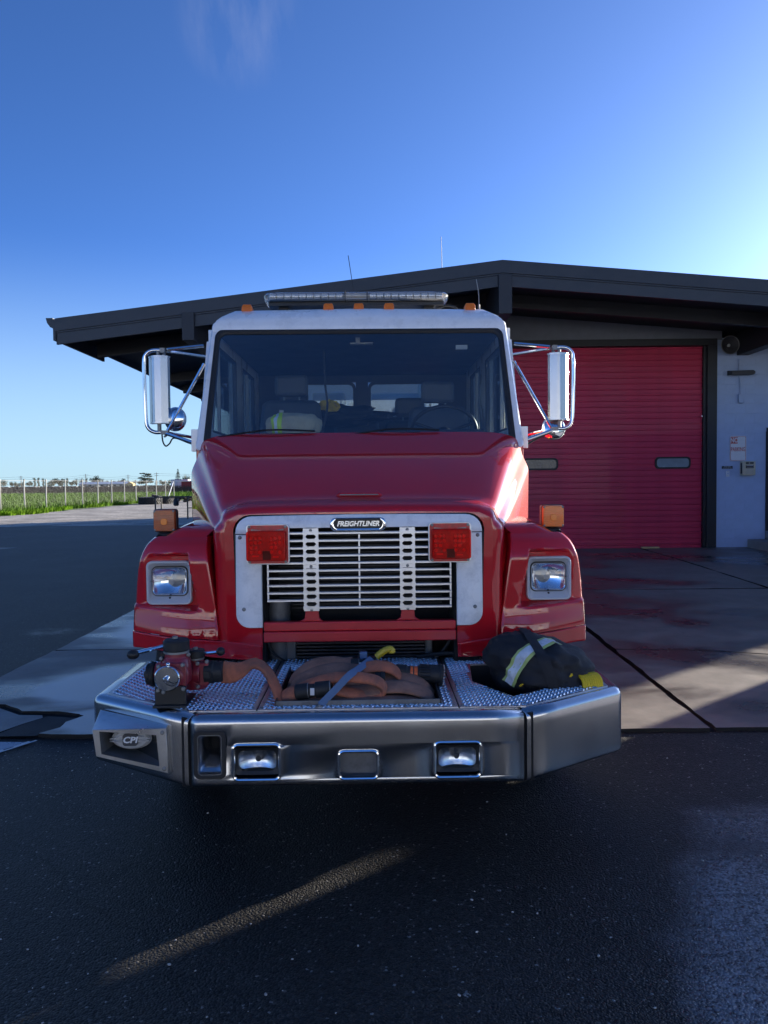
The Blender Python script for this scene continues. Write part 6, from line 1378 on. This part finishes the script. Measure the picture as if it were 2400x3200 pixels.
# ================================================================== BACKGROUND ON THE LEFT
# chain link fence
posts = [(-22.6 + 0.011 * (45.2 + 3 * k) * 0 + 0.035 * k, 45.3 + 3.0 * k) for k in range(-1, 13)]
fn = thing('chain_link_fence', 'galvanised chain link fence with round posts along the green field', 'fence', (posts[0][0], posts[0][1], 0))
fo_ = Vector((posts[0][0], posts[0][1], 0))
for i, (x, y) in enumerate(posts):
    bm = B(); p = Vector((x, y, 0)) - fo_; cyl(bm, p, p + Vector((random.uniform(-0.02, 0.02), 0, 2.05)), 0.042, seg=10); ball(bm, p + Vector((0, 0, 2.05)), 0.05, 10); obj('post', bm, 'galv', fn)
bm = B(); a, b_ = Vector((*posts[0], 0)) - fo_, Vector((*posts[-1], 0)) - fo_
cyl(bm, a + Vector((0, 0, 2.0)), b_ + Vector((0, 0, 2.0)), 0.012, seg=6); cyl(bm, a + Vector((0, 0, 0.06)), b_ + Vector((0, 0, 0.06)), 0.008, seg=6); each('top_wire', bm, 'galv', fn)
bm = B(); dv = (b_ - a); Ln = dv.length; dn = dv / Ln; nseg = int(Ln / 0.09)
for k in range(-22, nseg):
    for sgn in (1, -1):
        s0 = k * 0.09 if sgn > 0 else k * 0.09 + 1.95; s1 = s0 + 1.95 * sgn; z0, z1 = 0.05, 2.0
        if max(s0, s1) > Ln or min(s0, s1) < 0: continue
        p, q = a + dn * s0 + Vector((0, 0, z0)), a + dn * s1 + Vector((0, 0, z1)); e_ = Vector((0.0016, 0, 0)); g_ = dn * 0.0009
        v4 = [bm.verts.new(t_) for t_ in (p - g_, p + g_, q + g_, q - g_)]; bm.faces.new(v4)
stuff(obj('chain_mesh', bm, 'galv', fn, sharp=None))
bm = B(); e_ = Vector((*posts[-1], 0)) - fo_
tube(bm, [e_ + Vector((0.1, 0, 2.0)), e_ + Vector((3.2, 0.6, 2.0))], 0.035, 8); tube(bm, [e_ + Vector((0.0, -2.6, 0.0)), e_ + Vector((0.0, -0.1, 1.98))], 0.035, 8); tube(bm, [e_ + Vector((3.2, 0.6, 0.0)), e_ + Vector((3.2, 0.6, 2.05))], 0.04, 8); each('gate_brace', bm, 'white', fn)
# weeds of the field and along the fence foot
rng = random.Random(11)
def tufts(name, label, n, area, m, hmin, hmax, blades, wd):
    vs_, fs = [], []
    for _ in range(n):
        x, y = area(rng)
        for b in range(blades):
            a = rng.random() * 6.283; h = rng.uniform(hmin, hmax); r = rng.random() * 0.22; lean = rng.uniform(0.1, 0.6) * h; w_ = wd * rng.uniform(0.6, 1.4)
            bx_, by_ = x + math.cos(a) * r, y + math.sin(a) * r; ca, sa = math.cos(a + 1.57) * w_, math.sin(a + 1.57) * w_; i = len(vs_)
            vs_ += [(bx_ - ca, by_ - sa, 0.0), (bx_ + ca, by_ + sa, 0.0), (bx_ + math.cos(a) * lean, by_ + math.sin(a) * lean, h)]
            fs.append((i, i + 1, i + 2))
    me = bpy.data.meshes.new(name); me.from_pydata(vs_, [], fs); me.materials.append(MT[m]); o = bpy.data.objects.new(name, me); COL.objects.link(o)
    return stuff(tag(o, label, 'grass'))
def area_field(r):
    y = 42 + 100 * r.random() ** 1.7; return -21.9 - (0.32 * y) * r.random() ** 1.0 if y < 90 else -(0.2 + 0.33 * r.random()) * y, y
tufts('field_weeds', 'tall green weeds filling the field behind the chain link fence', 15000, area_field, 'weed', 0.18, 0.62, 5, 0.035)
tufts('fence_grass', 'bright green grass growing along the foot of the fence', 2600, lambda r: ((lambda y: (-22.4 + r.random() * (1.9 if y < 50 else 0.7) - 0.2 + 0.3 * math.sin(y), y))(43 + 38 * r.random() ** 1.6)), 'weed2', 0.06, 0.3, 5, 0.025)
tufts('far_grass', 'patch of bright grass beyond the far end of the fence', 1500, lambda r: (-21 + 5 * r.random() - 3, 88 + 40 * r.random()), 'weed2', 0.1, 0.4, 4, 0.05)
# dormant orchard: bare bushes in rows
vs_, fs = [], []
for row in range(26):
    y0 = 138 + row * 6.5
    x = -0.56 * y0
    while x < -0.17 * y0:
        x += rng.uniform(0.8, 1.3)
        for b in range(9):
            a = rng.random() * 6.283; h = rng.uniform(0.9, 1.75); l = rng.uniform(0.1, 0.7); w_ = 0.03; i = len(vs_); y = y0 + rng.uniform(-0.6, 0.6)
            vs_ += [(x - w_, y, 0), (x + w_, y, 0), (x + math.cos(a) * l, y + math.sin(a) * l, h)]; fs.append((i, i + 1, i + 2))
            i = len(vs_); vs_ += [(x + math.cos(a) * l * 0.5, y, h * 0.5), (x + math.cos(a) * l * 0.5 + 0.03, y, h * 0.55), (x + math.cos(a + 1) * l * 1.2, y, h * 0.95)]; fs.append((i, i + 1, i + 2))
me = bpy.data.meshes.new('orchard'); me.from_pydata(vs_, [], fs); me.materials.append(MT['twig']); o = bpy.data.objects.new('bare_orchard', me); COL.objects.link(o)
stuff(tag(o, 'brown leafless orchard rows beyond the green field', 'orchard'))
# trees on the skyline
def leafy(bm, c, rx, ry, rz_, n, size, rg, tri=True):
    for _ in range(n):
        u = Vector((rg.gauss(0, 1), rg.gauss(0, 1), rg.gauss(0, 1))).normalized() * rg.random() ** 0.4
        p = Vector(c) + Vector((u.x * rx, u.y * ry, u.z * rz_)); d1 = Vector((rg.uniform(-1, 1), rg.uniform(-1, 1), rg.uniform(-1, 1))).normalized() * size * rg.uniform(0.5, 1.3); d2 = basis(d1)[1] * size * rg.uniform(0.4, 0.9)
        bm.faces.new([bm.verts.new(q) for q in (p - d1, p + d2, p + d1, p - d2)])
def tree(name, label, loc, kind, h, m, group):
    t = thing(name, label, 'tree', loc, 0, group); rg = random.Random(hash((kind, round(h * 10))) & 0xffff)
    bm = B(); cyl(bm, (0, 0, 0), (0, 0, h * (0.9 if kind in ('cone', 'tall') else 0.6)), 0.035 * h, 0.008 * h, 8)
    if kind in ('round', 'cedar', 'bare'):
        for k in range(7):
            a = k * 2.4; cyl(bm, (0, 0, h * 0.3), (math.cos(a) * h * 0.3, math.sin(a) * h * 0.3, h * (0.5 + 0.06 * k)), 0.015 * h, 0.004 * h, 6)
    obj('trunk', bm, 'bark', t)
    bm = B()
    if kind == 'round':
        for k in range(9): leafy(bm, (rg.uniform(-0.33, 0.33) * h, rg.uniform(-0.3, 0.3) * h, h * rg.uniform(0.35, 0.85)), 0.2 * h, 0.2 * h, 0.15 * h, 90, 0.045 * h, rg)
    elif kind == 'tall':
        for k in range(8): leafy(bm, (rg.uniform(-0.06, 0.06) * h, rg.uniform(-0.06, 0.06) * h, h * (0.25 + 0.09 * k)), 0.11 * h, 0.11 * h, 0.09 * h, 70, 0.035 * h, rg)
    elif kind == 'cone':
        for k in range(13):
            f = k / 12; rr_ = 0.24 * h * (1 - f) + 0.02 * h
            for q in range(7):
                a = q * 0.9 + k * 1.7; leafy(bm, (math.cos(a) * rr_ * 0.6, math.sin(a) * rr_ * 0.6, h * (0.1 + 0.86 * f)), rr_ * 0.5, rr_ * 0.5, 0.018 * h, 16, 0.028 * h, rg)
    elif kind == 'cedar':
        for k in range(22):
            f = rg.random(); a = k * 2.39; rad = h * 0.78 * (0.35 + 0.65 * rg.random()) * (1 - 0.55 * f); leafy(bm, (math.cos(a) * rad * 0.75, math.sin(a) * rad * 0.75, h * (0.28 + 0.66 * f)), 0.24 * h, 0.24 * h, 0.04 * h, 75, 0.05 * h, rg)
    else:
        for k in range(60):
            a = rg.random() * 6.28; p = Vector((0, 0, h * rg.uniform(0.25, 0.6))); q = p + Vector((math.cos(a) * 0.3 * h * rg.random(), math.sin(a) * 0.3 * h * rg.random(), h * rg.uniform(0.15, 0.4))); cyl(bm, p, q, 0.01 * h, 0.004 * h, 3)
    obj('crown', bm, m, t, sharp=None); return t
def at_x(px, y): return (px - 1200) / 2403 * y     # lateral place of a source column at depth y
row = [(14, 'round', 7.5), (40, 'round', 6.8), (55, 'round', 6), (70, 'round', 5.6), (93, 'round', 7.2), (110, 'tall', 9), (122, 'tall', 8.8), (138, 'tall', 8.2), (152, 'round', 6), (170, 'round', 8.2), (186, 'round', 9.2), (198, 'round', 8), (212, 'tall', 8.6), (226, 'round', 7.4), (240, 'bare', 8.5), (256, 'bare', 9), (272, 'tall', 8.3), (294, 'round', 10.2), (306, 'round', 8.5), (322, 'bare', 8), (340, 'round', 6.4), (360, 'round', 6), (381, 'round', 8.3), (400, 'round', 6), (420, 'bare', 7), (510, 'round', 6.8), (526, 'round', 6), (583, 'bare', 12), (575, 'tall', 8), (592, 'tall', 8), (540, 'bare', 7), (490, 'bare', 6)]
nm_ = {'round': ('dark_tree', 'dark rounded tree standing in the row along the horizon', 'leaf_dark'), 'tall': ('slim_tree', 'slim upright dark tree in the row along the horizon', 'leaf_dark'), 'bare': ('bare_tree', 'grey leafless tree in the row along the horizon', 'leaf_grey')}
ordn = ['first', 'second', 'third', 'fourth', 'fifth', 'sixth', 'seventh', 'eighth', 'ninth', 'tenth', 'eleventh', 'twelfth', 'last']
pcol = sorted(p for p in (1200 + 2403 * x / y for x, y in posts) if p > -20)
def spot(px): return sum(1 for p in pcol if p < px)
def place_words(items):
    """items: (column, kind) -> words that single each one out by the fence posts in front of it"""
    res = []
    for px, kd in items:
        k = spot(px); same = sorted(p for p, q in items if q == kd and spot(p) == k)
        wh = 'left of the first fence post' if k == 0 else ('right of the last fence post' if k >= len(pcol) else 'between fence posts %s and %s' % (ordn[k - 1], ordn[min(k, 12)]))
        if len(same) == 1: res.append(wh)
        else: res.append(wh + ', ' + (('left one', 'right one') if len(same) == 2 else ('leftmost', 'second', 'third', 'fourth', 'fifth', 'sixth', 'seventh'))[same.index(px)])
    return res
base = {}
row = [(px, kd, h * 0.76) for px, kd, h in row]
tw = place_words([(px, kd) for px, kd, h in row])
for k, (px, kd, h) in enumerate(row):
    y = 420 + (k * 37 % 50); x = at_x(px, y); n_, lb_, m = nm_[kd]; key = (kd, k % 3); gp_ = lb_.split(' in ')[0].split(' standing')[0] + 's on the horizon'; lb_ = lb_.split(' in ')[0].split(' standing')[0] + ' on the horizon ' + tw[k]
    if key not in base: base[key] = (tree(n_, lb_, (x, y, 0), kd, h, m, gp_), h)
    else:
        o = dup(base[key][0], None, (x, y, 0), k * 1.3); f = h / base[key][1]; o.scale = (f, f, f); o['label'] = lb_
tree('cedar_tree', 'wide flat topped dark cedar standing alone above the fence line', (at_x(457, 400), 400, 0), 'cedar', 8.2, 'leaf_dark', None)
tree('conifer_tree', 'tall pointed conifer beside the wide cedar on the horizon', (at_x(558, 390), 390, 0), 'cone', 9.6, 'leaf_dark', None)
# power poles with wires
pp_ = []
for k, (px, h, lbl) in enumerate(((68, 6.5, 'wooden power pole leftmost on the horizon beyond the orchard'), (270, 7.1, 'tall wooden power pole beyond the long white roof'), (402, 6.5, 'wooden power pole with two crossarms just left of the cedar'), (491, 7.4, 'tall wooden power pole between the cedar and the conifer'))):
    y = 360; x = at_x(px, y); t = thing('power_pole', lbl, 'power pole', (x, y, 0), 0, 'power poles on the horizon'); pp_.append((x, y, h))
    bm = B(); cyl(bm, (0, 0, 0), (0, 0, h), 0.16, 0.11, 8); obj('pole', bm, 'wood_pole', t)
    for dz, wd in ((0.6, 1.1), (1.5, 0.9)):
        bm = B(); bx(bm, -wd, wd, -0.08, 0.08, h - dz - 0.07, h - dz + 0.07); obj('crossarm', bm, 'wood_pole', t, sharp=None)
pw = thing('power_lines', 'thin power lines running between the poles along the horizon', 'power lines', (-160, 360, 0))
allp = [(-260, 360, 6.5)] + pp_ + [(-20, 360, 7)]
for dz, dx in ((0.5, 0), (1.4, 0.4)):
    bm = B()
    for (x0, y0, h0), (x1, y1, h1) in zip(allp, allp[1:]):
        q = [Vector((lerp(x0, x1, t_ / 8) + 160, dx, lerp(h0, h1, t_ / 8) - dz - 1.0 * math.sin(math.pi * t_ / 8))) for t_ in range(9)]; tube(bm, q, 0.028, 4)
    obj('wire', bm, 'far_dark', pw, sharp=None)
# low buildings and parked cars far off
t = thing('long_shed', 'long low building with a white roof beyond the orchard', 'building', (at_x(323, 370), 370, 0))
bm = B(); bx(bm, -11.5, 11.5, 0, 9, 0, 2.3); obj('wall', bm, 'far_wall', t, sharp=None)
bm = B(); loft(bm, [[(x, -0.6, 2.3), (x, 4.5, 3.3), (x, 9.6, 2.3), (x, 9.6, 2.15), (x, -0.6, 2.15)] for x in (-12.0, 11.6)]); obj('roof', bm, 'far_white', t, sharp=None)
for k in range(7):
    bm = B(); bx(bm, -10 + 3 * k, -8.6 + 3 * k, -0.03, 0.05, 1.1, 1.9); obj('window', bm, 'far_dark', t, sharp=None)
t = thing('tan_shed', 'small tan gabled shed at the end of the long white roof', 'shed', (at_x(406, 366), 366, 0))
bm = B(); loft(bm, [[(-1.7, y, 0), (1.7, y, 0), (1.7, y, 2.0), (0, y, 2.9), (-1.7, y, 2.0)] for y in (0, 4)]); obj('wall', bm, 'far_tan', t, sharp=None)
bm = B(); loft(bm, [[(-1.9, y, 1.95), (0, y, 2.98), (1.9, y, 1.95), (1.9, y, 2.05), (0, y, 3.1), (-1.9, y, 2.05)] for y in (-0.2, 4.2)]); obj('roof', bm, 'far_tan', t, sharp=None)
def car(name, label, loc, rz, m, group):
    t = thing(name, label, 'car', loc, rz, group)
    bm = B(); sec = [(-2.2, 0.35), (2.2, 0.35), (2.25, 0.7), (1.3, 0.86), (0.75, 1.4), (-1.2, 1.42), (-1.9, 0.95), (-2.25, 0.85)]
    loft(bm, [[(x, y, z) for x, z in sec] for y in (-0.85, 0.85)]); obj('body', bm, m, t, sharp=30, bevel=0.06)
    bm = B(); loft(bm, [[(x, y, z) for x, z in ((-1.65, 0.95), (1.15, 0.92), (0.7, 1.34), (-1.15, 1.36))] for y in (-0.87, 0.87)]); obj('window', bm, 'far_dark', t, sharp=None)
    for x in (-1.4, 1.4):
        for y in (-0.8, 0.8): bm = B(); cyl(bm, (x, y - 0.1, 0.33), (x, y + 0.1, 0.33), 0.33, seg=14); obj('wheel', bm, 'tyre', t)
    return t
c0 = None; cpx = (10, 25, 80, 95, 108, 118, 150, 162, 184, 236, 258, 300, 306, 335, 432, 440); cw = place_words([(p, 'car') for p in cpx])
for kc, px in enumerate(cpx):
    y = 335 + (px * 7 % 12); lo = (at_x(px, y), y, 0)
    if c0 is None: c0 = car('parked_car', 'white car beyond the orchard ' + cw[0], lo, 0, 'far_white', 'white cars parked beyond the orchard')
    else: dup(c0, None, lo, 0.0)['label'] = 'white car beyond the orchard ' + cw[kc]
t = thing('box_trailer', 'white box trailer standing left of the red container near the far fence end', 'trailer', (at_x(566, 205), 205, 0))
bm = B(); bx(bm, -2.3, 2.3, -1.2, 1.2, 0.9, 3.0); bx(bm, -2.3, 2.3, -1.1, 1.1, 0.6, 0.9); obj('body', bm, 'far_white', t, sharp=None, bevel=0.05)
bm = B()
for x in (-1.4, -0.5): cyl(bm, (x, -1.1, 0.45), (x, 1.1, 0.45), 0.45)
each('wheel', bm, 'tyre', t)
bm = B()
for k in range(6): bx(bm, -2.2 + k * 0.8, -2.16 + k * 0.8, -1.22, -1.2, 0.95, 2.9)
each('rib', bm, 'far_wall', t, sharp=None)
t = thing('red_container', 'red shipping container at the far end of the field', 'container', (at_x(592, 200), 200, 0))
bm = B(); bx(bm, -1.7, 3.2, -1.2, 1.2, 0.3, 2.6); obj('body', bm, 'far_red', t, sharp=None)
bm = B()
for k in range(14): bx(bm, -1.65 + k * 0.34, -1.5 + k * 0.34, -1.25, -1.2, 0.4, 2.5)
each('rib', bm, 'far_red', t, sharp=None)
# tractor tyres
def big_tyre(label, loc, rz, tilt=0):
    t = thing('tractor_tyre', label, 'tyre', loc, rz, 'old tractor tyres by the fence'); t.rotation_euler.x = tilt
    bm = B(); lathe(bm, (0, 0, 0), (0, 0, 1), [(0.45, 0.05), (0.6, 0.0), (0.8, 0.03), (0.86, 0.12), (0.86, 0.5), (0.8, 0.6), (0.6, 0.63), (0.45, 0.58)], 40, False, False); obj('carcass', bm, 'tyre', t)
    bm = B()
    for k in range(22):
        a = 2 * math.pi * k / 22
        for sgn, z in ((1, 0.17), (-1, 0.46)):
            a2 = a + (0.14 if sgn > 0 else 0)
            box(bm, (math.cos(a2) * 0.87, math.sin(a2) * 0.87, z), (0.10, 0.10, 0.34), Matrix.Rotation(a2, 3, 'Z') @ Matrix.Rotation(sgn * 0.75, 3, 'X'))
    each('tyre_lug', bm, 'tyre', t, sharp=None)
big_tyre('black tractor tyre lying flat against the last fence posts', (at_x(468, 65), 65, 0), 0.3)
big_tyre('worn tractor tyre leaning behind the flat one, its chevron tread showing', (at_x(505, 66.5), 66.5, 0.04), 1.9, R(12))
# rubble and black weeds at the tyre
rng = random.Random(4)
bm = B()
for k in range(60):
    p = (rng.uniform(-2.2, 2.2), rng.uniform(-1, 1), 0.1 + 0.35 * rng.random()); bmesh.ops.create_icosphere(bm, subdivisions=1, radius=rng.uniform(0.1, 0.3), matrix=Matrix.Translation(p) @ Matrix.Diagonal((1.4, 1, 0.6, 1)))
stuff(tag(obj('rubble_heap', bm, 'bark', None, sharp=None, loc=(at_x(560, 72), 72, 0)), 'low heap of rubble and branches beyond the tractor tyres', 'rubble'))
rk = thing('steel_rack', 'black welded steel rack standing on the asphalt behind the left indicator', 'rack', (-9.0, 37.5, 0))
bm = B()
for x in (-2.0, -0.45, 1.0, 2.6): 
    for y in (-0.5, 0.5): bx(bm, x - 0.03, x + 0.03, y - 0.03, y + 0.03, 0, 1.02)
each('leg', bm, 'black_steel', rk, sharp=None)
bm = B()
for y in (-0.5, 0.5): bx(bm, -2.05, 2.65, y - 0.03, y + 0.03, 1.02, 1.08); bx(bm, -0.45, 2.65, y - 0.02, y + 0.02, 0.5, 0.54)
for x in (-2.0, -0.45, 1.0, 2.6): bx(bm, x - 0.03, x + 0.03, -0.47, 0.47, 1.021, 1.079)
bx(bm, 0.5, 2.6, -0.2, 0.2, 1.08, 1.2); obj('top_frame', bm, 'black_steel', rk, sharp=None)
bm = B(); lathe(bm, (-1.0, -0.5, 0.62), (0, 0, 1), [(0.08, 0), (0.14, 0.05), (0.13, 0.2), (0.06, 0.3), (0.02, 0.42)], 12); obj('hook_weight', bm, 'black_steel', rk)
